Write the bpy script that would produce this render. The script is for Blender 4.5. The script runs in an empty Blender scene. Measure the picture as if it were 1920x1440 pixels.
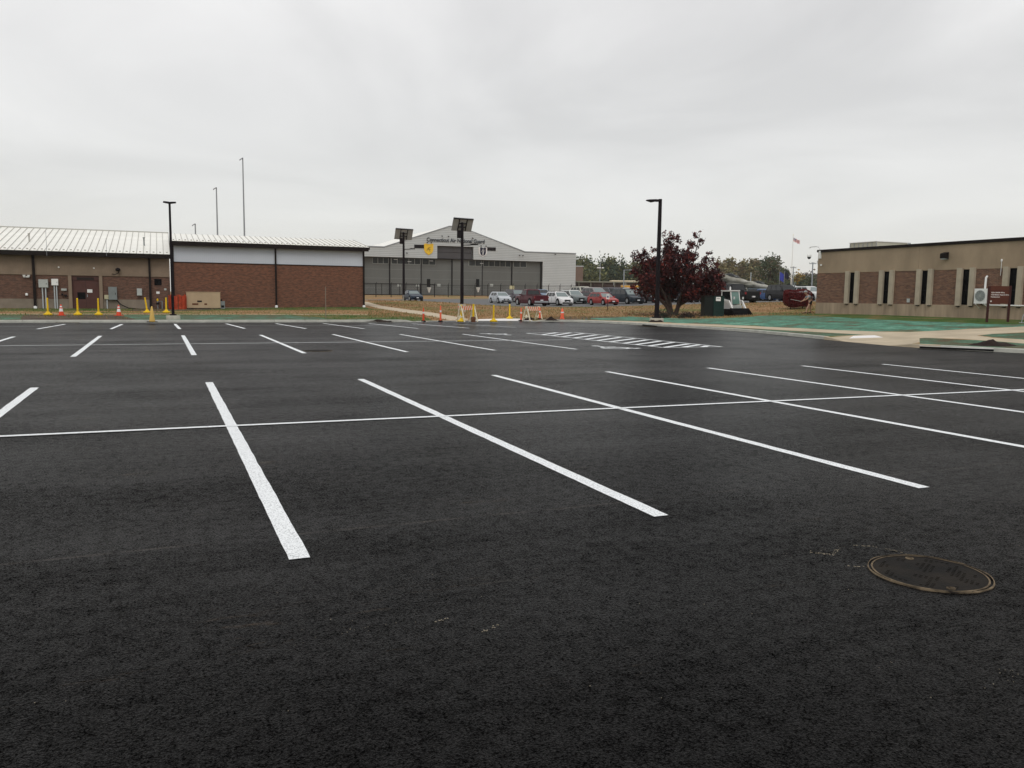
import bpy, bmesh, math, random
import numpy as np
from mathutils import Vector, Matrix, noise
from mathutils.geometry import delaunay_2d_cdt
random.seed(7); rng = np.random.default_rng(7)
PI = math.pi
SC = bpy.context.scene
COL = SC.collection

# ------------------------------------------------------------------ camera
CAM_F, PITCH, ROLL, YAW, EYE = 1536.1, .1078, .0120, .4035, 1.6528
_cy, _sy = math.cos(YAW), math.sin(YAW)
FW = np.array([_sy*math.cos(PITCH), _cy*math.cos(PITCH), -math.sin(PITCH)])
_r = np.array([_cy, -_sy, 0.]); _u = np.cross(_r, FW)
RT = _r*math.cos(ROLL) + _u*math.sin(ROLL); UP = -_r*math.sin(ROLL) + _u*math.cos(ROLL)
ORG = np.array([0., 0., EYE])
cd = bpy.data.cameras.new('camera'); cam = bpy.data.objects.new('camera', cd); COL.objects.link(cam)
cd.sensor_width = 36; cd.lens = CAM_F/1920*36; cd.clip_start = .05; cd.clip_end = 6000
cam.matrix_world = Matrix(((RT[0], UP[0], -FW[0], ORG[0]), (RT[1], UP[1], -FW[1], ORG[1]), (RT[2], UP[2], -FW[2], ORG[2]), (0, 0, 0, 1)))
SC.camera = cam

# ------------------------------------------------------------------ world, sun, exposure
SUN_EL, SUN_ROT = 48, 200
w = bpy.data.worlds.new('World'); SC.world = w; w.use_nodes = True
nt = w.node_tree; nt.nodes.clear()
def N(t, **k):
    n = nt.nodes.new(t)
    for a, b in k.items(): setattr(n, a, b)
    return n
def L(a, b): nt.links.new(a, b)
out = N('ShaderNodeOutputWorld'); bg = N('ShaderNodeBackground'); bg2 = N('ShaderNodeBackground'); add = N('ShaderNodeAddShader')
sky = N('ShaderNodeTexSky', sky_type='NISHITA', sun_disc=False); sky.sun_elevation = math.radians(SUN_EL); sky.sun_rotation = math.radians(SUN_ROT)
L(sky.outputs[0], bg.inputs[0]); bg.inputs[1].default_value = .012
tc = N('ShaderNodeTexCoord'); sp = N('ShaderNodeSeparateXYZ'); L(tc.outputs['Generated'], sp.inputs[0])
za = N('ShaderNodeMath', operation='MAXIMUM'); L(sp.outputs[2], za.inputs[0]); za.inputs[1].default_value = 0
zb = N('ShaderNodeMath', operation='ADD'); L(za.outputs[0], zb.inputs[0]); zb.inputs[1].default_value = .16
dx = N('ShaderNodeMath', operation='DIVIDE'); L(sp.outputs[0], dx.inputs[0]); L(zb.outputs[0], dx.inputs[1])
dy = N('ShaderNodeMath', operation='DIVIDE'); L(sp.outputs[1], dy.inputs[0]); L(zb.outputs[0], dy.inputs[1])
cb = N('ShaderNodeCombineXYZ'); L(dx.outputs[0], cb.inputs[0]); L(dy.outputs[0], cb.inputs[1])
n1 = N('ShaderNodeTexNoise'); n1.inputs['Scale'].default_value = .7; n1.inputs['Detail'].default_value = 7; n1.inputs['Roughness'].default_value = .5; n1.inputs['Distortion'].default_value = .6
L(cb.outputs[0], n1.inputs[0])
rp = N('ShaderNodeValToRGB'); e = rp.color_ramp.elements
e[0].position = .36; e[0].color = (.60, .59, .585, 1); e[1].position = .62; e[1].color = (.96, .945, .93, 1)
L(n1.outputs[0], rp.inputs[0])
# overcast brightens from the horizon to the zenith
er = N('ShaderNodeMapRange'); L(za.outputs[0], er.inputs[0]); er.inputs[1].default_value = 0; er.inputs[2].default_value = .42; er.inputs[3].default_value = .0; er.inputs[4].default_value = 1
hz = N('ShaderNodeMixRGB'); L(er.outputs[0], hz.inputs[0]); hz.inputs[1].default_value = (.665, .66, .635, 1)
L(rp.outputs[0], hz.inputs[2]); L(hz.outputs[0], bg2.inputs[0]); bg2.inputs[1].default_value = 1.04
L(bg.outputs[0], add.inputs[0]); L(bg2.outputs[0], add.inputs[1]); L(add.outputs[0], out.inputs[0])
sd = bpy.data.lights.new('sun', 'SUN'); sun = bpy.data.objects.new('sun', sd); COL.objects.link(sun)
sd.energy = .8; sd.angle = math.radians(25); sd.color = (1, .97, .92)
_a = math.radians(SUN_ROT); _e = math.radians(SUN_EL)
sdir = Vector((math.sin(_a)*math.cos(_e), math.cos(_a)*math.cos(_e), math.sin(_e)))
sun.rotation_euler = sdir.to_track_quat('Z', 'Y').to_euler(); sun.location = (0, 0, 60)
vs = SC.view_settings; vs.view_transform = 'Standard'; vs.look = 'None'; vs.exposure = 0; vs.gamma = 1; vs.use_curve_mapping = False
SC.render.engine = 'CYCLES'; SC.cycles.use_denoising = True; SC.cycles.denoising_input_passes = 'RGB_ALBEDO_NORMAL'; SC.cycles.denoising_prefilter = 'ACCURATE'; SC.cycles.max_bounces = 6; SC.cycles.volume_bounces = 1
HAZE = .00013

# ------------------------------------------------------------------ photo geometry helpers (rays of the fitted camera onto real planes)
def ray(x, y): return FW + RT*(x-960)/CAM_F + UP*(720-y)/CAM_F
def PD(x, y, D): return ORG + ray(x, y)*D
def dep(P): return float((np.array(P)-ORG)@FW)
def G(x, y, z=0.):
    d = ray(x, y); return ORG + d*((z-EYE)/d[2])
def PY(x, y, Y): d = ray(x, y); return ORG + d*(Y/d[1])
def PX(x, y, X): d = ray(x, y); return ORG + d*(X/d[0])

# ------------------------------------------------------------------ materials
def mat(name, col, rough=.7, metal=0., var=.0, vscale=3., bump=0., bscale=20., col2=None, spec=.25, stretch=None, detail=4, coat=0, trans=0, emis=None):
    m = bpy.data.materials.new(name); m.use_nodes = True; t = m.node_tree; b = t.nodes['Principled BSDF']
    b.inputs['Roughness'].default_value = rough; b.inputs['Metallic'].default_value = metal
    b.inputs['Specular IOR Level'].default_value = spec; b.inputs['Coat Weight'].default_value = coat
    c4 = tuple(col)+(1,)
    b.inputs['Base Color'].default_value = c4
    if trans: b.inputs['Transmission Weight'].default_value = trans
    if var or col2 or bump:
        tcn = t.nodes.new('ShaderNodeTexCoord'); mp = t.nodes.new('ShaderNodeMapping'); t.links.new(tcn.outputs['Object'], mp.inputs[0])
        if stretch: mp.inputs['Scale'].default_value = stretch
    if var or col2:
        n = t.nodes.new('ShaderNodeTexNoise'); n.inputs['Scale'].default_value = vscale; n.inputs['Detail'].default_value = detail; n.inputs['Roughness'].default_value = .6
        t.links.new(mp.outputs[0], n.inputs[0])
        r = t.nodes.new('ShaderNodeValToRGB'); r.color_ramp.elements[0].position = .34; r.color_ramp.elements[1].position = .66
        c2 = col2 if col2 else [min(1, x*(1+var)) for x in col]; c1 = col if col2 else [x*(1-var) for x in col]
        r.color_ramp.elements[0].color = tuple(c1)+(1,); r.color_ramp.elements[1].color = tuple(c2)+(1,)
        t.links.new(n.outputs[0], r.inputs[0]); t.links.new(r.outputs[0], b.inputs['Base Color'])
    if bump:
        n2 = t.nodes.new('ShaderNodeTexNoise'); n2.inputs['Scale'].default_value = bscale; n2.inputs['Detail'].default_value = 3
        t.links.new(mp.outputs[0], n2.inputs[0]); bp = t.nodes.new('ShaderNodeBump'); bp.inputs['Strength'].default_value = 1; bp.inputs['Distance'].default_value = bump
        t.links.new(n2.outputs[0], bp.inputs['Height']); t.links.new(bp.outputs[0], b.inputs['Normal'])
    return m
def brick_mat(name, c1, c2, mortar, swap=False):
    m = bpy.data.materials.new(name); m.use_nodes = True; t = m.node_tree; b = t.nodes['Principled BSDF']; b.inputs['Roughness'].default_value = .9
    tcn = t.nodes.new('ShaderNodeTexCoord'); s = t.nodes.new('ShaderNodeSeparateXYZ'); c = t.nodes.new('ShaderNodeCombineXYZ')
    t.links.new(tcn.outputs['Object'], s.inputs[0]); t.links.new(s.outputs[1 if swap else 0], c.inputs[0]); t.links.new(s.outputs[2], c.inputs[1])
    br = t.nodes.new('ShaderNodeTexBrick'); br.inputs['Scale'].default_value = 1; br.inputs['Brick Width'].default_value = .2; br.inputs['Row Height'].default_value = .067
    br.inputs['Mortar Size'].default_value = .007; br.inputs['Color1'].default_value = c1+(1,); br.inputs['Color2'].default_value = c2+(1,); br.inputs['Mortar'].default_value = mortar+(1,)
    t.links.new(c.outputs[0], br.inputs[0])
    mp = t.nodes.new('ShaderNodeMapping'); mp.inputs['Scale'].default_value = (1.3, 4.5, 1); t.links.new(c.outputs[0], mp.inputs[0])
    n = t.nodes.new('ShaderNodeTexNoise'); n.inputs['Scale'].default_value = 2.2; n.inputs['Detail'].default_value = 7; n.inputs['Roughness'].default_value = .75; t.links.new(mp.outputs[0], n.inputs[0])
    r = t.nodes.new('ShaderNodeValToRGB'); r.color_ramp.elements[0].position = .33; r.color_ramp.elements[0].color = (.45, .43, .45, 1); r.color_ramp.elements[1].position = .64; r.color_ramp.elements[1].color = (1.22, 1.2, 1.15, 1)
    t.links.new(n.outputs[0], r.inputs[0])
    mx = t.nodes.new('ShaderNodeMixRGB'); mx.blend_type = 'MULTIPLY'; mx.inputs[0].default_value = 1; t.links.new(br.outputs[0], mx.inputs[1]); t.links.new(r.outputs[0], mx.inputs[2])
    t.links.new(mx.outputs[0], b.inputs['Base Color'])
    bp = t.nodes.new('ShaderNodeBump'); bp.inputs['Distance'].default_value = .006; t.links.new(br.outputs['Fac'], bp.inputs['Height']); bp.invert = True; t.links.new(bp.outputs[0], b.inputs['Normal'])
    return m
def asphalt_mat(name, base=.011, near=True):
    m = bpy.data.materials.new(name); m.use_nodes = True; t = m.node_tree; b = t.nodes['Principled BSDF']
    tcn = t.nodes.new('ShaderNodeTexCoord'); O = tcn.outputs['Object']
    def noi(sc, det, ro, st=None, dist=0):
        mp = t.nodes.new('ShaderNodeMapping'); t.links.new(O, mp.inputs[0])
        if st: mp.inputs['Scale'].default_value = st
        n = t.nodes.new('ShaderNodeTexNoise'); n.inputs['Scale'].default_value = sc; n.inputs['Detail'].default_value = det; n.inputs['Roughness'].default_value = ro; n.inputs['Distortion'].default_value = dist
        t.links.new(mp.outputs[0], n.inputs[0]); return n.outputs[0]
    def rng_(s, a, b_, c, d):
        r = t.nodes.new('ShaderNodeMapRange'); t.links.new(s, r.inputs[0])
        for i, v in enumerate((a, b_, c, d)): r.inputs[i+1].default_value = v
        return r.outputs[0]
    def mth(op, a, b_):
        n = t.nodes.new('ShaderNodeMath'); n.operation = op
        for i, v in enumerate((a, b_)):
            if isinstance(v, (int, float)): n.inputs[i].default_value = v
            else: t.links.new(v, n.inputs[i])
        return n.outputs[0]
    streak = rng_(noi(1, 5, .65, (.04, .8, 1), .4), .38, .62, .84, 1.13)
    patch = rng_(noi(.3, 6, .7), .38, .62, .78, 1.15)
    fine = rng_(noi(62, 5, .95), .42, .58, .3, 1.6)
    mid = rng_(noi(11, 4, .8), .38, .62, .68, 1.3)
    v = t.nodes.new('ShaderNodeTexVoronoi'); v.inputs['Scale'].default_value = 120; t.links.new(O, v.inputs[0])
    chip = rng_(v.outputs['Distance'], .0, .55, 1.35, .65)
    k = mth('MULTIPLY', mth('MULTIPLY', streak, patch), mth('MULTIPLY', fine, mth('MULTIPLY', mid, chip)))
    # paving joints between the roller lanes
    s = t.nodes.new('ShaderNodeSeparateXYZ'); t.links.new(O, s.inputs[0])
    wob = mth('MULTIPLY', rng_(noi(1, 2, .5, (.5, .01, 1)), 0, 1, -.5, .5), .12)
    fr = mth('ABSOLUTE', mth('SUBTRACT', mth('MODULO', mth('ADD', mth('ADD', s.outputs[1], wob), 390-5.62), 3.9), 1.95), 0)
    seam = mth('MULTIPLY', rng_(fr, 1.926, 1.938, 0, 1), rng_(noi(2.2, 5, .75), .42, .56, 0, 1))
    vc = t.nodes.new('ShaderNodeCombineColor')
    for i, q in enumerate((1.04, .985, .98)): t.links.new(mth('MULTIPLY', k, base*q), vc.inputs[i])
    mx = t.nodes.new('ShaderNodeMixRGB'); t.links.new(seam, mx.inputs[0]); t.links.new(vc.outputs[0], mx.inputs[1]); mx.inputs[2].default_value = (.032, .028, .025, 1)
    # dusty brown scuffs
    dust = mth('MULTIPLY', rng_(noi(1.2, 7, .75, (.35, 1.6, 1), .8), .585, .68, 0, 1), rng_(noi(7, 5, .85, (.25, 1.6, 1)), .52, .66, 0, .75))
    m2 = t.nodes.new('ShaderNodeMixRGB'); t.links.new(dust, m2.inputs[0]); t.links.new(mx.outputs[0], m2.inputs[1]); m2.inputs[2].default_value = (.13, .095, .065, 1)
    t.links.new(m2.outputs[0], b.inputs['Base Color'])
    b.inputs['Roughness'].default_value = .295; t.links.new(rng_(k, .3, 1.5, .0, .10), b.inputs['Specular IOR Level'])
    bp = t.nodes.new('ShaderNodeBump'); bp.inputs['Distance'].default_value = .0032; bp.inputs['Strength'].default_value = .9
    t.links.new(mth('ADD', noi(70, 4, .8), mth('MULTIPLY', v.outputs['Distance'], -.8)), bp.inputs['Height']); t.links.new(bp.outputs[0], b.inputs['Normal'])
    return m
def paint_mat(name):
    m = bpy.data.materials.new(name); m.use_nodes = True; t = m.node_tree; b = t.nodes['Principled BSDF']; b.inputs['Roughness'].default_value = .6
    tcn = t.nodes.new('ShaderNodeTexCoord'); n = t.nodes.new('ShaderNodeTexNoise'); n.inputs['Scale'].default_value = 75; n.inputs['Detail'].default_value = 4; n.inputs['Roughness'].default_value = .8
    t.links.new(tcn.outputs['Object'], n.inputs[0]); r = t.nodes.new('ShaderNodeValToRGB'); e = r.color_ramp.elements
    e[0].position = .40; e[0].color = (.42, .44, .45, 1); e[1].position = .50; e[1].color = (.90, .93, .94, 1)
    t.links.new(n.outputs[0], r.inputs[0]); t.links.new(r.outputs[0], b.inputs['Base Color'])
    bp = t.nodes.new('ShaderNodeBump'); bp.inputs['Distance'].default_value = .003; t.links.new(n.outputs[0], bp.inputs['Height']); t.links.new(bp.outputs[0], b.inputs['Normal'])
    return m
def ground_mat(name, cols, scale=.5, fine=9, bump=.04):
    m = bpy.data.materials.new(name); m.use_nodes = True; t = m.node_tree; b = t.nodes['Principled BSDF']; b.inputs['Roughness'].default_value = .95; b.inputs['Specular IOR Level'].default_value = .15
    tcn = t.nodes.new('ShaderNodeTexCoord'); n = t.nodes.new('ShaderNodeTexNoise'); n.inputs['Scale'].default_value = scale; n.inputs['Detail'].default_value = 8; n.inputs['Roughness'].default_value = .68
    t.links.new(tcn.outputs['Object'], n.inputs[0]); r = t.nodes.new('ShaderNodeValToRGB'); e = r.color_ramp.elements
    ps = np.linspace(.36, .64, len(cols))
    for i, c in enumerate(cols):
        if i < 2: e[i].position = ps[i]; e[i].color = c+(1,)
        else: q = e.new(ps[i]); q.color = c+(1,)
    t.links.new(n.outputs[0], r.inputs[0])
    n2 = t.nodes.new('ShaderNodeTexNoise'); n2.inputs['Scale'].default_value = fine; n2.inputs['Detail'].default_value = 6; n2.inputs['Roughness'].default_value = .8
    t.links.new(tcn.outputs['Object'], n2.inputs[0]); r2 = t.nodes.new('ShaderNodeMapRange'); t.links.new(n2.outputs[0], r2.inputs[0]); r2.inputs[1].default_value = .3; r2.inputs[2].default_value = .7; r2.inputs[3].default_value = .5; r2.inputs[4].default_value = 1.5
    mx = t.nodes.new('ShaderNodeMixRGB'); mx.blend_type = 'MULTIPLY'; mx.inputs[0].default_value = 1; t.links.new(r.outputs[0], mx.inputs[1])
    cc = t.nodes.new('ShaderNodeCombineColor'); [t.links.new(r2.outputs[0], cc.inputs[i]) for i in range(3)]; t.links.new(cc.outputs[0], mx.inputs[2])
    t.links.new(mx.outputs[0], b.inputs['Base Color'])
    bp = t.nodes.new('ShaderNodeBump'); bp.inputs['Distance'].default_value = bump; t.links.new(n2.outputs[0], bp.inputs['Height']); t.links.new(bp.outputs[0], b.inputs['Normal'])
    return m
M = dict(
    asphalt=asphalt_mat('asphalt', .0050), old_asphalt=mat('old asphalt', (.13, .13, .13), .9, var=.2, vscale=1.5),
    paint=paint_mat('white road paint'),
    dry=ground_mat('dry grass', [(.20, .105, .045), (.28, .16, .075), (.32, .20, .10), (.17, .15, .05), (.10, .13, .03)], .16, 7),
    green=ground_mat('green grass', [(.045, .085, .02), (.06, .11, .025), (.12, .12, .04), (.2, .14, .06)], .5, 9),
    seed=ground_mat('hydroseed mulch', [(.12, .10, .06), (.095, .14, .09), (.085, .20, .14), (.095, .25, .175), (.16, .32, .24)], .9, 6),
    seed_pale=ground_mat('thin hydroseed over soil', [(.11, .085, .05), (.085, .13, .08), (.10, .22, .15)], .9, 8),
    mud=ground_mat('bare soil', [(.06, .045, .035), (.10, .075, .055), (.13, .10, .07)], .9, 8),
    walk=mat('concrete walk', (.47, .395, .285), .9, var=.13, vscale=.8, bump=.003, bscale=30),
    path=mat('pale concrete path', (.50, .42, .31), .9, var=.1, vscale=.8),
    curb=mat('concrete kerb', (.46, .46, .41), .9, var=.14, vscale=2.5, bump=.004, bscale=25),
    whiteslab=mat('bright concrete slab', (.78, .76, .74), .8, var=.06, vscale=2),
    soil=mat('dark topsoil', (.022, .013, .010), .95, var=.35, vscale=6, bump=.03, bscale=12),
    brick=brick_mat('brown brick', (.215, .082, .045), (.14, .058, .036), (.17, .115, .08)),
    brick_low=brick_mat('grey brown brick', (.175, .082, .055), (.12, .062, .045), (.165, .12, .09)),
    brick_r=brick_mat('brown brick right', (.235, .112, .07), (.13, .066, .047), (.27, .21, .155), True),
    stucco=mat('tan ribbed concrete', (.245, .185, .135), .95, var=.1, vscale=1.2, bump=.01, bscale=14),
    stucco_r=mat('tan concrete panel', (.335, .255, .175), .95, var=.16, vscale=.6, stretch=(1, 1, .5), detail=8, bump=.01, bscale=14),
    stucco_low=mat('grey tan concrete', (.225, .185, .145), .95, var=.13, vscale=1.4, bump=.008, bscale=14),
    stucco_low_r=mat('lower concrete panel', (.335, .26, .185), .95, var=.26, vscale=2.2, stretch=(1, 1, .12), detail=8, bump=.008, bscale=14),
    pil=mat('concrete pier', (.42, .36, .275), .9, var=.1, vscale=2, bump=.005, bscale=20),
    roof=mat('white metal roof', (.88, .87, .80), .38, metal=.0, var=.07, vscale=.35, spec=.6),
    rib=mat('roof seam', (.42, .41, .37), .5),
    trim=mat('dark bronze trim', (.014, .010, .009), .6, var=.2, vscale=1, spec=.12),
    white_siding=mat('pale blue grey siding', (.54, .57, .62), .6, var=.05, vscale=.5),
    door=mat('brown steel door', (.085, .036, .03), .6, var=.1, vscale=2),
    door_dark=mat('dark louvre', (.02, .012, .011), .6),
    black=mat('black rubber', (.009, .009, .010), .8, spec=.1), dark=mat('black metal', (.010, .007, .009), .6, spec=.12),
    grey=mat('grey steel box', (.20, .22, .22), .55, var=.1, vscale=3), ltgrey=mat('light grey box', (.42, .44, .42), .6, var=.06, vscale=3),
    white=mat('white enamel', (.78, .78, .76), .5, var=.04, vscale=2), conduit=mat('grey conduit', (.46, .48, .49), .5),
    beige=mat('beige steel', (.44, .33, .21), .6, var=.06, vscale=1.5), tanbox=mat('tan box', (.46, .42, .28), .6),
    orange=mat('orange plastic', (.62, .06, .02), .55, var=.1, vscale=8), orange_pink=mat('coral orange plastic', (.80, .13, .06), .55),
    net=mat('orange safety mesh', (.42, .055, .02), .8, var=.3, vscale=5),
    yellow=mat('yellow plastic', (.72, .47, .01), .5, var=.08, vscale=6), limecone=mat('faded yellow cone', (.58, .38, .10), .6),
    cream=mat('cream painted wood', (.74, .68, .52), .7, var=.06, vscale=5), redorange=mat('orange stripe sheeting', (.75, .10, .03), .5),
    refl=mat('white reflective band', (.75, .75, .75), .4), brownbag=mat('brown sandbag', (.12, .05, .025), .9, var=.3, vscale=8),
    hangar=mat('grey metal siding', (.50, .52, .52), .6, var=.05, vscale=.15), hangar_line=mat('siding joint', (.22, .23, .23), .6),
    hdoor=mat('hangar door grey', (.135, .138, .13), .7, var=.09, vscale=.25, stretch=(1, 1, .15)), hdoor_d=mat('dark upper door', (.07, .066, .07), .6, var=.1, vscale=.3),
    hwin=mat('dull hangar glazing', (.030, .034, .034), .3, var=.5, vscale=.6, spec=.2), hframe=mat('glazing bar', (.26, .265, .25), .6),
    lettering=mat('grey letters', (.045, .05, .06), .6), wletter=mat('white letters', (.8, .78, .75), .6),
    galv=mat('galvanised steel', (.33, .35, .37), .45, metal=.3), mast=mat('grey mast', (.26, .28, .30), .6),
    solar=mat('panel underside', (.34, .36, .37), .7, var=.08, vscale=3), solar_cell=mat('solar cells', (.01, .015, .04), .2),
    polebase=mat('concrete footing', (.40, .38, .32), .95, var=.12, vscale=4),
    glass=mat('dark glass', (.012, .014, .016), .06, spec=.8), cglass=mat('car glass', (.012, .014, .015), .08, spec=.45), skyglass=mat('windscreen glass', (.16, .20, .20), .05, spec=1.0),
    winr=mat('black window', (.004, .004, .005), .25, spec=.08),
    sign=mat('brown sign board', (.095, .028, .016), .6, var=.08, vscale=2), signpost=mat('dark brown post', (.045, .012, .010), .6),
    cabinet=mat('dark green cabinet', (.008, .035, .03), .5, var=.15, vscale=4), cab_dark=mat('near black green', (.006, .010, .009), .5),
    leaf_r=mat('maroon leaf', (.078, .014, .014), .6), leaf_r2=mat('dark maroon leaf', (.026, .008, .010), .6), leaf_r3=mat('red leaf', (.17, .028, .02), .6),
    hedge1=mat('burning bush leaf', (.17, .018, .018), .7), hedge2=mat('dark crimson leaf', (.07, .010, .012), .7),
    bark=mat('bark', (.05, .035, .028), .95, var=.3, vscale=8, bump=.02, bscale=15),
    pine1=mat('pine foliage', (.065, .09, .05), .8), pine2=mat('dark pine foliage', (.030, .048, .028), .8), pine3=mat('yellow green foliage', (.16, .165, .065), .8),
    aut1=mat('olive foliage', (.20, .17, .075), .8), aut2=mat('brown foliage', (.16, .125, .08), .8), aut3=mat('green foliage', (.095, .105, .055), .8), aut4=mat('golden foliage', (.30, .19, .03), .8), twig=mat('bare twigs', (.16, .15, .14), .9),
    grassblade=mat('straw blade', (.30, .19, .09), .9), grassblade2=mat('green blade', (.08, .12, .03), .9),
    skin=mat('skin', (.45, .27, .19), .6), shirt=mat('grey shirt', (.30, .33, .35), .9, var=.1, vscale=10), shorts=mat('black shorts', (.015, .016, .018), .9), cap=mat('grey cap', (.35, .36, .36), .9),
    brownwall=mat('brown wall', (.17, .115, .09), .9, var=.1, vscale=.5), maroonwall=mat('dark maroon wall', (.075, .05, .045), .9, var=.5, vscale=.5), beltroof=mat('olive roof edge', (.20, .20, .16), .8), palewall=mat('pale panel', (.45, .44, .36), .8, var=.05, vscale=1),
    yellowtr=mat('yellow trailer', (.62, .33, .05), .6), jet=mat('grey jet paint', (.50, .50, .45), .5, col2=(.17, .16, .12), vscale=.8), jetd=mat('dark jet paint', (.08, .085, .07), .5),
    rim=mat('alloy rim', (.42, .43, .44), .35, metal=.6), lamp=mat('headlamp lens', (.62, .64, .64), .15), tail=mat('tail lamp', (.22, .012, .015), .3), plate=mat('number plate', (.65, .66, .68), .5),
    flagred=mat('flag red', (.50, .03, .04), .9), flagwhite=mat('flag white', (.75, .73, .72), .9), flagblue=mat('flag blue', (.03, .04, .20), .9), blueflag=mat('royal blue flag', (.05, .07, .38), .9),
    crestyellow=mat('golden yellow shield', (.80, .50, .04), .6), navy=mat('navy field', (.015, .015, .035), .6), cob=mat('dusty iron', (.014, .011, .009), .85, col2=(.26, .20, .13), vscale=6.5, detail=8, spec=.1, bump=.004, bscale=60),
    iron=mat('cast iron', (.005, .005, .005), .85, col2=(.020, .016, .012), vscale=3.2, detail=8, bump=.004, bscale=90, spec=.15),
    speck=mat('white grit', (.33, .29, .22), .8),
)

# ------------------------------------------------------------------ object helpers
def link(name, me, parent=None, loc=None, rz=0):
    o = bpy.data.objects.new(name, me); COL.objects.link(o)
    if parent is not None: o.parent = parent
    if loc is not None: o.location = [float(q) for q in loc]
    if rz: o.rotation_euler = (0, 0, rz)
    return o
def tag(o, label=None, cat=None, group=None, kind=None):
    for k, v in (('label', label), ('category', cat), ('group', group), ('kind', kind)):
        if v: o[k] = v
    return o
def thing(name, label, cat, loc, rz=0, group=None):
    return tag(link(name, None, None, loc, rz), label, cat, group)
class MB:
    def __init__(s): s.v = []; s.f = []; s.m = []; s.sm = []
    def add(s, vs, fs, mi=0, smooth=False):
        n = len(s.v); s.v += [tuple(float(c) for c in q) for q in vs]
        for f in fs: s.f.append([i+n for i in f]); s.m.append(mi); s.sm.append(smooth)
        return s
    def box(s, x0, y0, z0, x1, y1, z1, mi=0):
        v = [(x0, y0, z0), (x1, y0, z0), (x1, y1, z0), (x0, y1, z0), (x0, y0, z1), (x1, y0, z1), (x1, y1, z1), (x0, y1, z1)]
        return s.add(v, [(3, 2, 1, 0), (4, 5, 6, 7), (0, 1, 5, 4), (1, 2, 6, 5), (2, 3, 7, 6), (3, 0, 4, 7)], mi)
    def obox(s, c, ax, ay, az, mi=0):
        c, ax, ay, az = map(np.array, (c, ax, ay, az)); v = []
        for sz in (-1, 1):
            for sx, sy in ((-1, -1), (1, -1), (1, 1), (-1, 1)): v.append(c+ax*sx+ay*sy+az*sz)
        return s.add(v, [(3, 2, 1, 0), (4, 5, 6, 7), (0, 1, 5, 4), (1, 2, 6, 5), (2, 3, 7, 6), (3, 0, 4, 7)], mi)
    def bar(s, a, b, w, h=None, mi=0):
        a, b = np.array(a, float), np.array(b, float); d = b-a; l = np.linalg.norm(d); d /= l; h = h or w
        u = np.array([0, 0, 1.]) if abs(d[2]) < .9 else np.array([1., 0, 0]); x = np.cross(d, u); x /= np.linalg.norm(x); y = np.cross(x, d)
        return s.obox((a+b)/2, x*w/2, d*l/2, y*h/2, mi)
    def tube(s, pts, r, n=8, mi=0, cap=True):
        pts = [np.array(p, float) for p in pts]; R = r if hasattr(r, '__len__') else [r]*len(pts); rings = []; x = None
        for i, p in enumerate(pts):
            d = pts[min(i+1, len(pts)-1)]-pts[max(i-1, 0)]; d /= np.linalg.norm(d)+1e-9
            if x is None:
                u = np.array([0, 0, 1.]) if abs(d[2]) < .9 else np.array([1., 0, 0]); x = np.cross(d, u)
            x = x-d*(x@d); x /= np.linalg.norm(x); y = np.cross(d, x)
            rings.append([p+(x*math.cos(a)+y*math.sin(a))*R[i] for a in [2*PI*k/n for k in range(n)]])
        vs = [q for rg in rings for q in rg]; fs = []
        for i in range(len(pts)-1):
            for k in range(n): k2 = (k+1) % n; fs.append((i*n+k, i*n+k2, (i+1)*n+k2, (i+1)*n+k))
        s.add(vs, fs, mi, True)
        if cap: s.add(rings[0], [tuple(reversed(range(n)))], mi); s.add(rings[-1], [tuple(range(n))], mi)
        return s
    def lathe(s, prof, n=16, c=(0, 0, 0), mi=0, smooth=True):
        vs = []; fs = []
        for r, z in prof:
            for k in range(n): a = 2*PI*k/n; vs.append((c[0]+r*math.cos(a), c[1]+r*math.sin(a), c[2]+z))
        for i in range(len(prof)-1):
            for k in range(n): k2 = (k+1) % n; fs.append((i*n+k, i*n+k2, (i+1)*n+k2, (i+1)*n+k))
        s.add(vs, fs, mi, smooth)
        if prof[-1][0] > 1e-4: s.add(vs[-n:], [tuple(range(n))], mi)
        if prof[0][0] > 1e-4: s.add(vs[:n], [tuple(reversed(range(n)))], mi)
        return s
    def prism(s, poly, axis, a, b, mi=0):
        # poly: 2D points; axis 'x','y','z' extruded a..b
        def mk(p, t):
            return {'x': (t, p[0], p[1]), 'y': (p[0], t, p[1]), 'z': (p[0], p[1], t)}[axis]
        n = len(poly); vs = [mk(p, a) for p in poly]+[mk(p, b) for p in poly]
        fs = [tuple(range(n))[::-1], tuple(range(n, 2*n))]+[(i, (i+1) % n, n+(i+1) % n, n+i) for i in range(n)]
        return s.add(vs, fs, mi)
    def mesh(s, name, mats):
        me = bpy.data.meshes.new(name); me.from_pydata(s.v, [], s.f)
        for m in (mats if isinstance(mats, (list, tuple)) else [mats]): me.materials.append(m)
        me.polygons.foreach_set('material_index', s.m); me.polygons.foreach_set('use_smooth', s.sm)
        bm = bmesh.new(); bm.from_mesh(me); bmesh.ops.recalc_face_normals(bm, faces=bm.faces); bm.to_mesh(me); bm.free()
        return me
    def build(s, name, mats, parent=None, loc=None, rz=0): return link(name, s.mesh(name, mats), parent, loc, rz)
def BX(name, m, p, *a): return MB().box(*a).build(name, m, p)
def solo(name, label, cat, mb, mats, loc, rz=0, group=None): return tag(mb.build(name, mats, None, loc, rz), label, cat, group)
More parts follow.
